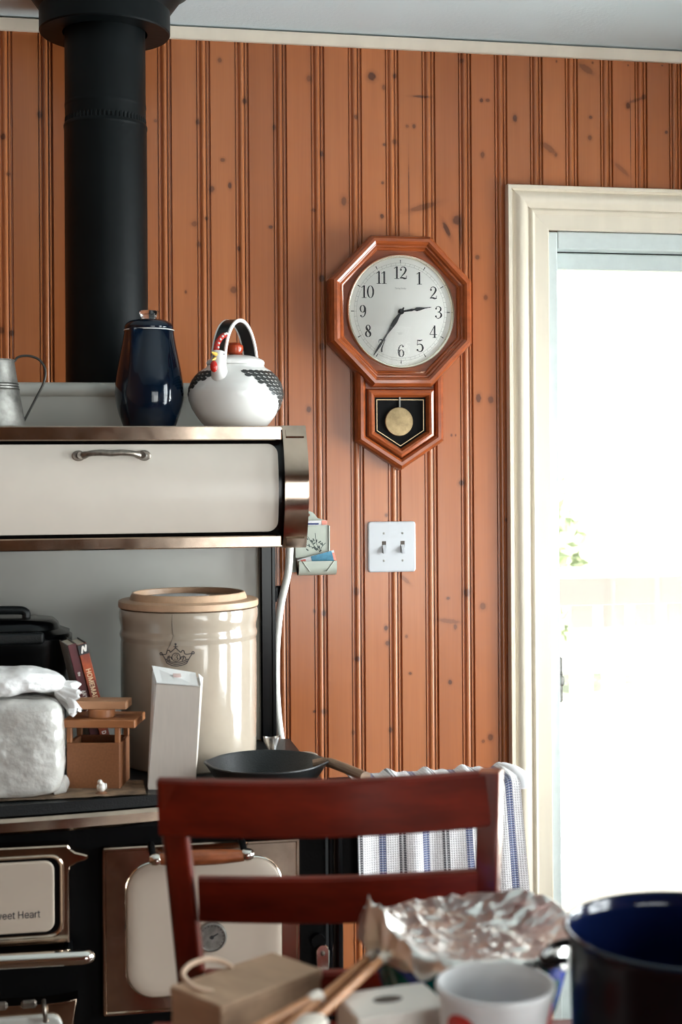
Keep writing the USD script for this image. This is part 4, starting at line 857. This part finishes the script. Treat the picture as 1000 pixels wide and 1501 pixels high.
obj('spacer', lathe([(0, .126), (.023, .126), (.0245, .128), (.0245, .141), (.023, .1428), (0, .1428)], 32, (-.040, .030, 0)), 'press_wood', PB, world=False)
pb('follower_board', -.094, .0105, .008, .058, .1428, .1575, 'press_light')

# ---- cookbooks, leaning to the left
def book(name, label, x, y, thick, height, depth, spine, cover, lines):
    t = thing(name, label, 'book', (x, y, CT), 10, 'cookbooks')
    L = math.radians(-13.5); R_ = trimesh.transformations.rotation_matrix(L, (0, 1, 0))
    def put(n, m, mm, **k):
        m = m.copy(); m.apply_transform(R_); m.apply_translation((0, 0, thick * math.sin(-L) + .0005)); return obj(n, m, mm, t, world=False, **k)
    put('spine', rbox(-thick, 0, -.001, .0022, 0, height, .001), spine)
    put('cover', cat(rbox(-thick, -thick + .0016, .0022, depth, 0, height, .0005)), cover)
    put('cover', cat(rbox(-.0016, 0, .0022, depth, 0, height, .0005)), cover)
    put('pages', rbox(-thick + .0016, -.0016, .003, depth - .003, .003, height - .003, .0005), 'page_paper', label='page block')
    for s, h, z, mm, sx in lines:
        m = text(s, h, .0003, sx, bold=True)
        m.apply_transform(trimesh.transformations.rotation_matrix(math.radians(90), (0, 1, 0)))
        m.apply_translation((-thick / 2 - h / 2, -.0011, z)); put('spine_lettering', m, mm, smooth=False)
    return t
bk1 = book('cookbook', 'maroon-spined cookbook titled the Art of Natural, leaning beside the black pot', .0560, -.672, .0165, .258, .095, 'book_maroon', 'book_cover', [('the', .0045, .200, 'print_white', .8), ('ART of NATURAL', .0070, .135, 'print_white', .85), ('aaa', .001, .240, 'print_white', .8)][:2])
bk2 = book('cookbook', 'orange-spined cookbook titled Homemade, leaning against the maroon one', .0755, -.672, .0185, .258, .095, 'book_orange', 'book_black', [('HOMEMADE', .0088, .176, 'print_cream', .95), ('DAY', .0075, .078, 'print_white', .9)])
for p in (bk2,):
    m = rbox(-.0185, 0, -.0014, -.0008, .238, .2578, .0002); R_ = trimesh.transformations.rotation_matrix(math.radians(-13.5), (0, 1, 0)); m.apply_transform(R_); m.apply_translation((0, 0, .0045))
    obj('spine_badge', m, 'book_black', p, world=False, smooth=False)
    m = flat(stroke([(-.013, .242), (-.009, .253), (-.006, .244), (-.003, .254)], .0032), .0004).apply_translation((0, -.0014, 0)); m.apply_transform(R_); m.apply_translation((0, 0, .0045))
    obj('spine_emblem', m, 'print_white', p, world=False, smooth=False)

# ---- black roasting pot behind the packages
RP = thing('roasting_pot', 'glossy black lidded roasting pot at the left of the cook top, behind the wrapped packages', 'pot', (-.203, -.488, CT))
def rr3(hx, hy, r, z, c=(-.203, -.488)):
    p = rrect(c[0] - hx, c[0] + hx, c[1] - hy, c[1] + hy, r, 8); return np.c_[p, np.full(len(p), z)]
obj('body', loft([rr3(.165, .068, .05, CT), rr3(.172, .075, .05, CT + .012), rr3(.186, .084, .055, CT + .17), rr3(.192, .090, .057, CT + .235), rr3(.192, .090, .057, CT + .249), rr3(.187, .086, .057, CT + .252)]), 'black_enamel', RP, smooth=35)
obj('lid', loft([rr3(.185, .084, .055, CT + .252), rr3(.187, .086, .055, CT + .258), rr3(.168, .073, .05, CT + .266), rr3(.164, .07, .05, CT + .276), rr3(.155, .063, .045, CT + .284), rr3(.10, .05, .035, CT + .289)]), 'black_enamel', RP, smooth=35)
obj('front_latch', rbox(-.30, -.064, -.592, -.572, CT + .243, CT + .266, .006, True), 'cast_iron', RP)
obj('lid_handle', cat(tube(spline([(-.27, -.505, CT + .286), (-.268, -.505, CT + .298), (-.25, -.505, CT + .303), (-.13, -.505, CT + .303), (-.103, -.505, CT + .299), (-.100, -.505, CT + .286)], 6), .0085, 12)), 'cast_iron', RP)
obj('side_handle', tube(spline([(-.018, -.53, CT + .215), (-.006, -.525, CT + .218), (-.002, -.49, CT + .218), (-.006, -.455, CT + .218), (-.018, -.45, CT + .215)], 5), .007, 10), 'cast_iron', RP)

# ---- two plastic-wrapped packages, one on the other
def blob(c, h, p=3.2, sub=5, amp=.006, fs=18, seed=0):
    m = trimesh.creation.icosphere(subdivisions=sub); d = np.array(m.vertices)
    r = (np.abs(d) ** p).sum(1) ** (-1 / p); v = d * r[:, None]
    n = meshkit.fbm(d * np.array(h) * fs + seed * 7.3, 4, seed) - .5
    rd = np.abs(meshkit.fbm(d * np.array(h) * fs * 1.7 + 3.1, 3, seed + 9) - .5)
    m.vertices = np.array(c) + v * np.array(h) + d * (n * amp * 2 - rd * amp * 1.6)[:, None]
    return m
PW = thing('wrapped_loaf', 'loaf-shaped package in clear shiny plastic at the front left of the cook top', 'package', (-.16, -.775, CT))
lb = blob((-.165, -.775, CT + .089), (.140, .074, .087), 7.0, 5, .0045, 26, 2)
v = np.array(lb.vertices); v[:, 2] = np.maximum(v[:, 2], CT + .001); lb.vertices = v
obj('bag', lb, 'plastic_bag', PW, smooth=True)
fin = [(-.034 + .008 * math.sin(i * 1.3), -.80 + .028 * i / 7, CT + .001 + .002 * (i % 2) + .030 * math.sin(i * .45)) for i in range(8)]
obj('bag_fold', tube([(-.045, -.815, CT + .008), (-.026, -.808, CT + .014), (-.022, -.785, CT + .02), (-.03, -.765, CT + .022)], [.006, .009, .010, .004], 10, flat=(1.2, .5)), 'plastic_bag', PW, label='loose plastic corner of the bag')
WB = thing('white_bag', 'crumpled white bag with a ruffled tied end, lying on the plastic-wrapped loaf', 'bag', (-.14, -.775, CT + .178))
wbm = blob((-.150, -.778, CT + .2035), (.128, .064, .0255), 2.6, 5, .0065, 22, 5)
v = np.array(wbm.vertices); k = np.clip((v[:, 0] + .09) / .08, 0, 1); v[:, 2] -= .010 * k; wbm.vertices = v
obj('bag_body', wbm, 'white_bag', WB, smooth=True)
ru, nr, na = [], 9, 72
for i in range(nr):
    s = i / (nr - 1)
    for j in range(na):
        q = 2 * math.pi * j / na; w = .017 + .017 * s + .0035 * s * math.sin(7 * q + 1) + .003 * s * math.sin(13 * q)
        ru.append((-.042 + .040 * s + .006 * s * math.sin(5 * q + .6) + .004 * s * math.sin(11 * q), -.786 + .9 * w * math.cos(q), CT + .188 + .85 * w * math.sin(q) - .020 * s))
ff = [[i * na + j, i * na + (j + 1) % na, (i + 1) * na + (j + 1) % na, (i + 1) * na + j] for i in range(nr - 1) for j in range(na)]
ru.append((-.012, -.786, CT + .174)); rm = trimesh.Trimesh(np.array(ru), np.vstack([tri(ff), [[(nr - 1) * na + j, (nr - 1) * na + (j + 1) % na, len(ru) - 1] for j in range(na)]]), process=False)
obj('ruffled_end', rm, 'white_bag', WB, smooth=True, label='gathered ruffled end')
obj('bag_tail', tube(spline([(-.018, -.806, CT + .170), (-.010, -.815, CT + .160), (-.010, -.818, CT + .150), (-.016, -.818, CT + .145)], 5), np.interp(np.linspace(0, 1, 16), [0, .3, .9, 1], [.006, .009, .008, .003]), 12, flat=(1.0, .6)), 'white_bag', WB)
obj('bag_label', rbox(-.0175, -.0055, -.8262, -.8248, CT + .148, CT + .156, .0006), 'carton_white', WB)

# ---- sheet of tan paper under the package
TP = thing('paper_sheet', 'rumpled tan paper sheet lying along the front edge of the cook top', 'paper', (-.04, -.80, CT))
gx, gy = np.meshgrid(np.linspace(-.30, .118, 60), np.linspace(-.848, -.72, 14), indexing='ij')
gz = CT + .0012 + .0035 * meshkit.fbm(np.stack([gx * 30, gy * 30, gx * 0], -1), 3, 4) * np.clip((-.80 - gy) / .03 + .35, 0, 1)
nx_, ny_ = gx.shape; idx = np.arange(nx_ * ny_).reshape(nx_, ny_)
fq = np.stack([idx[:-1, :-1], idx[1:, :-1], idx[1:, 1:], idx[:-1, 1:]], -1).reshape(-1, 4)
pv = np.c_[gx.ravel(), gy.ravel(), gz.ravel()]
obj('sheet', trimesh.Trimesh(np.vstack([pv, pv - [0, 0, .0009]]), np.vstack([tri(fq), tri(fq)[:, ::-1] + len(pv)]), process=False), 'tan_paper', TP, smooth=True)

# ---- bird figurine
BF = thing('bird_figurine', 'tiny white bird figurine on brown feet at the front of the cook top', 'figurine', (.0388, -.826, CT))
bm = trimesh.creation.icosphere(subdivisions=3).apply_scale((.0082, .0105, .0088)).apply_translation((.0395, -.826, CT + .0145))
obj('body', bm, 'figurine_white', BF, smooth=True)
obj('head', trimesh.creation.icosphere(subdivisions=2, radius=.0044).apply_translation((.0368, -.8315, CT + .0245)), 'figurine_white', BF, smooth=True)
obj('bill', tube([(.0362, -.8350, CT + .0244), (.0355, -.8375, CT + .0238), (.0350, -.8390, CT + .0234)], [.0014, .0009, .0003], 8), 'figurine_brown', BF)
obj('wing', trimesh.creation.icosphere(subdivisions=2).apply_scale((.002, .0075, .0055)).apply_translation((.0472, -.8255, CT + .0155)), 'figurine_white', BF, smooth=True)
obj('base', lathe([(0, 0), (.0105, 0), (.0110, .0015), (.0075, .004), (.0035, .0065), (0, .0066)], 20, (.0392, -.826, CT + .002)), 'figurine_brown', BF)

# ---- skillet
SK = (.3385, -.805)
SKT = thing('cast_iron_skillet', 'black cast-iron skillet with two pouring lips at the right of the cook top', 'skillet', (*SK, CT))
sprof = [(0, 0), (.083, 0), (.086, .002), (.1045, .037), (.1065, .0415), (.1060, .0435), (.1040, .0435), (.1015, .0400), (.0825, .0055), (0, .0050)]
q = lathe(sprof, 120, (*SK, CT)); v = np.array(q.vertices); az = np.arctan2(v[:, 1] - SK[1], v[:, 0] - SK[0]); hz = np.clip((v[:, 2] - CT - .012) / .03, 0, 1)
lip = sum(np.exp(-((((az - a0 + math.pi) % (2 * math.pi)) - math.pi) / .17) ** 2) for a0 in (-.185, math.pi - .185)) * hz ** 1.5 * (np.hypot(v[:, 0] - SK[0], v[:, 1] - SK[1]) > .08)
for i in (0, 1): v[:, i] += (v[:, i] - SK[i]) * .085 * lip
q.vertices = v
obj('pan', q, 'cast_iron', SKT, smooth=35)
obj('handle', tube(spline([(SK[0] + .088, SK[1] + .004, CT + .033), (SK[0] + .112, SK[1] - .004, CT + .037), (SK[0] + .136, SK[1] - .045, CT + .034), (SK[0] + .158, SK[1] - .098, CT + .031), (SK[0] + .163, SK[1] - .112, CT + .031)], 5), 1.0, 12, flat=(.0085, .0105), up=(0, 0, 1)), 'board_wood', SKT, label='brown wooden skillet handle')

# ---- small steel scoop, folded pot holder
SC = thing('steel_scoop', 'small flared shiny steel scoop standing by the black post behind the skillet', 'scoop', (.383, -.55, CT))
obj('bowl', loft([np.c_[.383 + w * np.cos(tt), -.55 + .013 * np.sin(tt), np.full(48, CT + z) + (dz * np.cos(tt) ** 2)] for w, z, dz in ((.008, 0, 0), (.0085, .006, 0), (.011, .018, 0), (.0165, .030, .002), (.0178, .037, .004), (.0162, .0365, .004), (.013, .030, .002))]), 'steel', SC, smooth=40)
obj('stem', rbox(.3835, .3875, -.5665, -.5635, CT, CT + .030, .001), 'steel', SC)
PH_ = thing('pot_holder', 'folded grey-brown quilted pot holder lying behind the skillet', 'pot holder', (.41, -.61, CT))
obj('folded_cloth', blob((.405, -.612, CT + .0088), (.062, .030, .0085), 3.0, 4, .0022, 60, 3), 'potholder', PH_, smooth=True)
obj('hanging_loop', tube(spline([(.452, -.63, CT + .009), (.468, -.64, CT + .008), (.476, -.63, CT + .007), (.468, -.62, CT + .008), (.452, -.622, CT + .009)], 5), .0022, 8), 'potholder', PH_)

# ---- white hose hanging behind the warming cabinet
HS_ = thing('white_hose', 'thick white flexible hose hanging in a curve beside the stove back post', 'hose', (.4375, -.33, .80))
hpth = spline([(.4560, -.33, 1.36), (.4565, -.33, 1.30), (.4554, -.33, 1.2573), (.4505, -.33, 1.198), (.4335, -.33, 1.1242), (.4245, -.33, 1.0355), (.4235, -.33, .9466), (.4285, -.33, .8722), (.4385, -.33, .8000), (.447, -.33, .72), (.449, -.33, .60)], 8)
obj('tube', tube(hpth, .0086, 16), 'cord_white', HS_)
obj('clip', rbox(.424, .448, -.3212, -.3175, 1.140, 1.170, .001), 'stove_black', HS_)

# ================================================================== stand with the towel, right of the stove
SD = thing('side_stand', 'narrow black metal stand between the cook stove and the door, under the towel', 'stand', (.615, -.85, 0))
obj('top', rbox(.452, .788, -.905, -.790, .834, .850, .003), 'stove_black', SD)
obj('apron', cat(rbox(.456, .784, -.900, -.893, .790, .834, .001)), 'stove_black', SD)
obj('apron', cat(rbox(.456, .784, -.802, -.795, .790, .834, .001)), 'stove_black', SD)
obj('side_panel', rbox(.455, .505, -.892, -.885, .66, .790, .001), 'stove_black', SD)
for x in (.454, .775):
    for y in (-.893, -.802):
        obj('leg', tube([(x + (.0 if x > .6 else .001), y, 0), (x, y, .45), (x, y, .834)], .0095, 12), 'black_enamel', SD)
obj('shelf', rbox(.450, .79, -.90, -.795, .28, .292, .003), 'stove_black', SD)

TW = thing('dish_towel', 'white waffle-weave dish towel with blue and black stripes, draped over the black stand', 'towel', (.65, -.87, .85))
nu, nv = 110, 120
U = np.linspace(0, .302, nu); V = np.linspace(0, 1, nv)
pts, uvs = np.zeros((nu, nv, 3)), np.zeros((nu, nv, 2))
top_l, drop = .118, .235
for i, u in enumerate(U):
    s = u / U[-1]
    for j, w in enumerate(V):
        d = w * (top_l + drop * (1.0 - .0 * s))
        if d < top_l - .012:
            y, z = -.788 - d * (.928 - .788 - .012 + .0) / (top_l), .8525 + .0
            y = -.788 - d; z = .8535
        elif d < top_l + .010:
            q = (d - (top_l - .012)) / .022 * math.pi / 2
            y, z = -.788 - (top_l - .012) - .014 * math.sin(q), .8535 - .014 * (1 - math.cos(q))
        else:
            y, z = -.788 - (top_l - .012) - .014, .8395 - (d - top_l - .010)
        hang = max(0, (d - top_l) / drop)
        x = .4865 + .3045 * s + hang * (.012 * s + .010 * (s - .9) * 2 * (s > .9))
        if s > .93 and hang == 0: z -= 1.2 * (s - .93) ** 1.3 * .0
        wv = .006 * math.sin(s * 21 + 1.0) + .004 * math.sin(s * 37 + .3 + 2 * hang)
        y -= hang * (.012 + wv + .02 * max(0, s - .85))
        zt = .0035 * math.sin(s * 26 + .6) + .0028 * math.sin(s * 53 + d * 20) + .006 * max(0, s - .55)
        z += (1 - min(1, hang * 6)) * max(0, zt + .002)
        pts[i, j] = x, y, z; uvs[i, j] = u + .0455, d
pts[..., 0] += .0
idx = np.arange(nu * nv).reshape(nu, nv)
fq = np.stack([idx[:-1, :-1], idx[:-1, 1:], idx[1:, 1:], idx[1:, :-1]], -1).reshape(-1, 4)
tm = trimesh.Trimesh(pts.reshape(-1, 3), tri(fq), process=False); vn = np.array(tm.vertex_normals)
V2 = np.vstack([tm.vertices, tm.vertices - vn * .0016]); F2 = np.vstack([tri(fq), tri(fq)[:, ::-1] + len(tm.vertices)])
e = [idx[0, :], idx[-1, ::-1], idx[::-1, 0], idx[:, -1]]
side = np.vstack([tri(np.stack([b[:-1], b[1:], b[1:] + len(tm.vertices), b[:-1] + len(tm.vertices)], -1)) for b in e])
obj('cloth', trimesh.Trimesh(V2, np.vstack([F2, side]), process=False), 'towel', TW, smooth=True, uv=np.vstack([uvs.reshape(-1, 2)] * 2))
# the right-hand corner turns over the end of the stand
cu = spline([(.790, -.800, .862), (.800, -.835, .860), (.806, -.868, .852), (.800, -.895, .842), (.789, -.905, .838)], 8)
cw = np.interp(np.linspace(0, 1, len(cu)), [0, .4, .8, 1], [.010, .016, .012, .004])
obj('corner_fold', tube(cu, cw, 14, flat=(.35, 1.0), up=(0, 0, 1)), 'towel', TW, smooth=True, label='turned over corner of the towel')

# ================================================================== chair, its back towards the table
CH_ = thing('wooden_chair', 'reddish brown wooden dining chair with a two-slat back, seen from behind', 'chair', (.31, -1.45, 0))
YD = np.array([math.cos(YAW), -math.sin(YAW), 0]); YN = np.array([-math.sin(YAW), -math.cos(YAW), 0])   # along the back, and towards the table
def post(top, bot, w0, w1, side):
    rings = []
    n = 9
    for i in range(n):
        t = i / (n - 1); c = np.array(top) * (1 - t) + np.array(bot) * t
        w = w0 * (1 - t) + w1 * t; d = .0155
        c = c + YN * (-.012 * math.sin(math.pi * t))
        tw = math.radians(-16 if side > 0 else 0); A_ = YD * math.cos(tw) - YN * math.sin(tw); B_ = YN * math.cos(tw) + YD * math.sin(tw)
        rings.append([c + A_ * a + B_ * b for a, b in rrect(-w / 2, w / 2, -d, d, .004 if side > 0 else .0065, 5)])
    return loft(rings)
Cc = np.array([.2988, -1.6990, 0])
def cp(a, z, out=0.0):
    lean = (1.05 - z) * .245
    return Cc + YD * a + YN * (out - lean) + np.array([0, 0, z])
obj('post', post(cp(-.1935, 1.047, .0), cp(-.1540, .40, 0), .031, .040, -1), 'mahogany_upright', CH_)
obj('post', post(cp(.1945, 1.0568, .0), cp(.1945, .40, 0), .027, .034, 1), 'mahogany_upright', CH_)
def slat(a0, a1, z0, z1, bowx, th, sag=0.0):
    """curved back slat from a0 to a1; z as (left, right)"""
    rings = []
    for t in np.linspace(0, 1, 21):
        a_ = a0 * (1 - t) + a1 * t; k = math.sin(math.pi * t)
        zb, zt_ = z0[0] * (1 - t) + z0[1] * t - sag * k, z1[0] * (1 - t) + z1[1] * t - sag * k
        o = bowx * k; c = .0035
        sec = [(zb, -th), (zb, th - c), (zb + c, th), (zt_ - c, th), (zt_, th - c), (zt_, -th + c), (zt_ - c, -th)]
        rings.append([cp(a_, z, o) + YN * y for z, y in sec])
    return loft(rings)
obj('top_rail', slat(-.208, .1965, (.977, .986), (1.049, 1.0565), .016, .0125, .004), 'mahogany', CH_)
obj('back_slat', slat(-.163, .180, (.862, .866), (.921, .928), .012, .0095, .001), 'mahogany', CH_)
obj('lower_slat', slat(-.158, .180, (.735, .742), (.795, .800), .012, .0095, .0), 'mahogany', CH_)
seat_c = Cc - YN * .375
obj('seat', loft([[seat_c + YD * x - YN * y + np.array([0, 0, z]) for x, y in rrect(-.21 + i_, .205 - i_, -.185 + i_, .185 - i_, .03, 4)] for z, i_ in ((.425, .004), (.43, 0), (.446, 0), (.452, .004))]), 'mahogany', CH_)
for a_, b_ in ((-.185, .15), (.185, .15)):
    p = seat_c + YD * a_ - YN * b_
    obj('leg', loft([[p + YD * x * s_ + YN * y * s_ + np.array([0, 0, z]) for x, y in ((-1, -1), (1, -1), (1, 1), (-1, 1))] for z, s_ in ((0, .012), (.425, .018))]), 'mahogany_upright', CH_)
for a_, tp in ((-.1540, 0), (.1940, 0)):
    p0, p1 = cp(a_, .41), cp(a_, .0, .12)
    obj('leg', loft([[p + YD * x + YN * y for x, y in ((-s_, -s_), (s_, -s_), (s_, s_), (-s_, s_))] for p, s_ in ((p1, .013), (p0, .018))]), 'mahogany_upright', CH_)
for a_ in (-.18, .19):
    obj('stretcher', tube([seat_c + YD * a_ - YN * .15 + [0, 0, .2], seat_c + YD * a_ + [0, 0, .2], seat_c + YD * a_ * .95 + YN * .20 + [0, 0, .2]], .010, 10), 'mahogany', CH_)

# ================================================================== table and what stands on it (top at z = .760)
TZ = .760
TO = np.array([.083, -1.668, 0])
TB = thing('dining_table', 'reddish brown wooden dining table in the foreground, crowded with kitchen things', 'table', (.9, -2.1, 0))
def tbp(a, b, z): return TO + YD * a + YN * b + np.array([0, 0, z])
def tbox(a0, a1, b0, b1, z0, z1, r=.004):
    m = rbox(a0, a1, b0, b1, z0, z1, r); v = np.array(m.vertices); m.vertices = TO + v[:, :1] * YD + v[:, 1:2] * YN + np.c_[0 * v[:, 0], 0 * v[:, 0], v[:, 2]]
    if m.volume < 0: m.invert()
    return m
obj('top', tbox(0, 1.35, 0, .80, TZ - .026, TZ, .006), 'mahogany', TB)
for z in (0,):
    obj('apron', tbox(.06, 1.29, .05, .07, TZ - .10, TZ - .026), 'mahogany', TB)
    obj('apron', tbox(.06, 1.29, .73, .75, TZ - .10, TZ - .026), 'mahogany', TB)
for a_ in (.04, 1.26):
    for b_ in (.03, .72): obj('leg', tbox(a_, a_ + .05, b_, b_ + .05, 0, TZ - .026), 'mahogany_upright', TB)

# ---- kraft box with a twisted paper handle
KBc = np.array([.1767, -1.8746, TZ]); kr_ = 35.0
KB = thing('kraft_box', 'brown kraft paper box with a looped paper handle, nearest the left of the table', 'box', tuple(KBc), kr_)
kb = rbox(-.0725, .0725, -.0400, .0400, 0, .1155, .0018)
obj('box_body', kb, 'kraft', KB, world=False)
obj('lid_edge', rbox(-.0735, .0735, -.0410, .0410, .1060, .1170, .0012), 'kraft', KB, world=False)
hk = spline([(-.052, -.004, .116), (-.066, .010, .122), (-.066, .028, .130), (-.045, .040, .133), (-.018, .043, .131), (.0, .038, .124), (.008, .033, .117)], 7)
obj('paper_handle', tube(hk, .0028, 10), 'rope', KB, world=False, label='twisted paper handle')

# ---- white box with an oval hole
WBX = thing('white_box', 'low white cardboard box with a dark oval hole in its lid, beside the plastic cup', 'box', (.3065, -2.0050, TZ), 9)
obj('box_body', rbox(-.0475, .0475, -.034, .034, 0, .1285, .002), 'box_white', WBX, world=False)
obj('lid', rbox(-.0485, .0485, -.035, .035, .1195, .1310, .0015), 'box_white', WBX, world=False)
obj('oval_hole', loft([[(-.004 + .0155 * k * math.cos(q), .002 + .0095 * k * math.sin(q), z) for q in np.linspace(0, 2 * math.pi, 28, endpoint=False)] for z, k in ((.1300, 1), (.1313, 1))]), 'box_hole', WBX, world=False)

# ---- wooden utensils leaning on the bowl
UT = []
def utensil(label, p, q, tip, r=.0042):
    p, q = np.array(p, float), np.array(q, float); d = (q - p) / np.linalg.norm(q - p)
    t = thing('wooden_utensil', label, 'utensil', tuple(p), group=None)
    obj('handle', tube([p, p * .5 + q * .5, q - d * .012], [r, r * 1.05, r * 1.1], 10), 'utensil_wood', t)
    obj('tip', tube([q - d * .016, q - d * .008, q, q + d * .003], [r * 1.15, r * 1.5, r * 1.35, r * .4], 12), 'utensil_tip', t, label='pale rounded end')
    if tip:
        obj('paddle', tube([p - d * .0, p + d * .02, p + d * .05, p + d * .062], [r * .8, r * 2.6, r * 2.8, r], 12, flat=(.55, 1.3), up=(0, 0, 1)), 'utensil_tip', t, label='pale flat blade')
utensil('wooden utensil with a pale end, farther left of the two crossing before the bowl', (.150, -2.105, .884), (.3115, -1.892, .8985), True)
utensil('wooden utensil with a pale end, nearest the white box of the two', (.190, -2.098, .894), (.3180, -1.921, .9060), True)
utensil('short wooden utensil with a pale knob end, lying low beside the kraft box', (.142, -2.060, .884), (.2360, -1.988, .8930), False, .0055)
NP = thing('paper_napkin', 'crumpled cream paper napkin under the wooden utensils at the front of the table', 'napkin', (.205, -2.062, TZ))
nb = blob((.205, -2.062, TZ + .058), (.040, .036, .058), 3.0, 4, .010, 40, 8)
v = np.array(nb.vertices); v[:, 2] = np.maximum(v[:, 2], TZ + .0008); nb.vertices = v
obj('napkin', nb, 'utensil_tip', NP, smooth=True)

# ---- bowl under foil
FBc = np.array([.4272, -1.8654]); FZ = .9000
FB = thing('glazed_bowl', 'shiny cobalt blue bowl with green patches, covered with foil on the table', 'bowl', (*FBc, TZ))
obj('bowl', lathe([(0, 0), (.052, 0), (.055, .003), (.053, .008), (.075, .030), (.095, .070), (.1060, .112), (.1090, .132), (.1085, .1350), (.1055, .1345), (.102, .112), (.090, .07), (.07, .033), (0, .013)], 80, (*FBc, TZ)), 'bowl_glaze', FB, smooth=40)
FC = thing('foil_cover', 'crumpled sheet of silver foil covering the blue bowl', 'foil', (*FBc, FZ))
nr, na = 46, 220; fv = []
for i in range(nr):
    s = i / (nr - 1)
    for j in range(na):
        q = 2 * math.pi * j / na
        if s < .78: r = .112 * s / .78; z = 0.004 - .013 * (1 - (s / .78) ** 2)
        else:
            k = (s - .78) / .22; r = .112 + .0085 * math.sin(k * math.pi * .55); z = .004 - .019 * k ** 1.3
        cr, sr = math.cos(q), math.sin(q)
        P = np.array([r * cr * 34, r * sr * 34, s * 2.0])
        rg = abs(meshkit.fbm(P, 3, 11) - .5) * 2; rg2 = abs(meshkit.fbm(P * 2.3, 2, 17) - .5) * 2
        amp = .0048 * min(1, .35 + s) * (1 + 1.4 * max(0, s - .7) / .3)
        z += amp * (.5 - rg) * 2.2 + .003 * (.5 - rg2)
        r += (s > .7) * (.010 * (meshkit.fbm(np.array([cr * 5, sr * 5, 3.3]), 3, 5) - .35) + .004 * math.sin(q * 19 + 2 * s) * (s - .7) * 3)
        # pinched-up corner at the left
        dq = ((q - math.radians(192) + math.pi) % (2 * math.pi)) - math.pi
        b = math.exp(-(dq / .42) ** 2) * max(0, 1 - abs(s - .80) / .24)
        z += .026 * b + .014 * b * (.5 - rg2) * 2 + .012 * b * (.5 - rg) * 2; r += .008 * b * (.5 + rg)
        dq2 = ((q - math.radians(35) + math.pi) % (2 * math.pi)) - math.pi
        z += .014 * math.exp(-(dq2 / .6) ** 2) * max(0, 1 - abs(s - .78) / .25)
        fv.append((FBc[0] + r * cr, FBc[1] + r * sr, FZ + z + .002))
ff = [[i * na + j, i * na + (j + 1) % na, (i + 1) * na + (j + 1) % na, (i + 1) * na + j] for i in range(nr - 1) for j in range(na)]
ff = np.array(ff); ff = tri(ff[:, ::-1]); ff = ff[:, ::-1]
obj('sheet', trimesh.Trimesh(np.array(fv), ff, process=False), 'foil', FC, smooth=38)

# ---- plastic cup
CU = np.array([.3906, -2.0823])
CP_ = thing('plastic_cup', 'translucent white plastic cup with red printing at the front of the table', 'cup', (*CU, TZ))
ccp = [(0, 0), (.040, 0), (.0415, .002), (.0545, .160), (.0568, .162), (.0572, .1655), (.0568, .169), (.0545, .1695), (.0535, .166), (.0405, .006), (0, .004)]
obj('cup', lathe(ccp, 80, (*CU, TZ)), 'cup_plastic', CP_, smooth=35)
def on_cup(v):
    z = v[:, 2]; r = .0415 + (.0545 - .0415) * (z - .002) / .158 + .0003 - v[:, 1]; q = v[:, 0] / .05
    return np.c_[CU[0] + r * np.sin(q), CU[1] - r * np.cos(q), TZ + z]
ring = ell(.004, .085, .049, .062).difference(ell(.004, .085, .040, .052))
for g in (ell(-.047, .136, .018, .017), ell(.058, .134, .016, .022), sbox(-.05, .05, .03, .05)):
    obj('red_print', flat(g, .0002, on_cup, .008), 'cup_red', CP_, smooth=False, label='red print')

# ---- stock pot
SPc = np.array([.5985, -2.0600]); SR = .1205
SP2 = thing('stock_pot', 'large black enamel stock pot with a navy blue inside at the right of the table', 'pot', (*SPc, TZ))
obj('outer_wall', lathe([(0, 0), (.100, 0), (.108, .006), (.1155, .03), (.1175, .185), (.1195, .194), (.1225, .1985), (.1210, .2010), (.1190, .2000)], 96, (*SPc, TZ)), 'black_outer', SP2, smooth=40)
obj('inner_wall', lathe([(.1190, .2000), (.1155, .192), (.1140, .185), (.1120, .03), (.104, .008), (0, .006)], 96, (*SPc, TZ)), 'navy_inner', SP2, smooth=40, label='navy blue enamel inside')
obj('rim', tube([(SPc[0] + .1212 * math.cos(a_), SPc[1] + .1212 * math.sin(a_), TZ + .1990) for a_ in np.linspace(0, 2 * math.pi, 96, endpoint=False)], .0026, 10, closed=True), 'navy_enamel', SP2)
for s_ in (-1, 1):
    dirv = np.array([math.cos(.55) * s_, -math.sin(.55) * s_]); tv = np.array([-dirv[1], dirv[0]])
    hp_ = spline([(*(SPc + dirv * .117 + tv * .032), TZ + .165), (*(SPc + dirv * .140 + tv * .026), TZ + .160), (*(SPc + dirv * .147), TZ + .158), (*(SPc + dirv * .140 - tv * .026), TZ + .160), (*(SPc + dirv * .117 - tv * .032), TZ + .165)], 6)
    obj('loop_handle', tube(hp_, .0042, 10), 'black_outer', SP2)
PPp = thing('pink_card', 'small pink and white card lying between the plastic cup and the stock pot', 'card', (.437, -2.17, TZ))
obj('card', hexa([(.420, -2.175, TZ + .0005), (.462, -2.190, TZ + .0005), (.470, -2.160, TZ + .0005), (.428, -2.145, TZ + .0005), (.420, -2.175, TZ + .0018), (.462, -2.190, TZ + .0018), (.470, -2.160, TZ + .0018), (.428, -2.145, TZ + .0018)]), 'pink_paper', PPp, smooth=False)
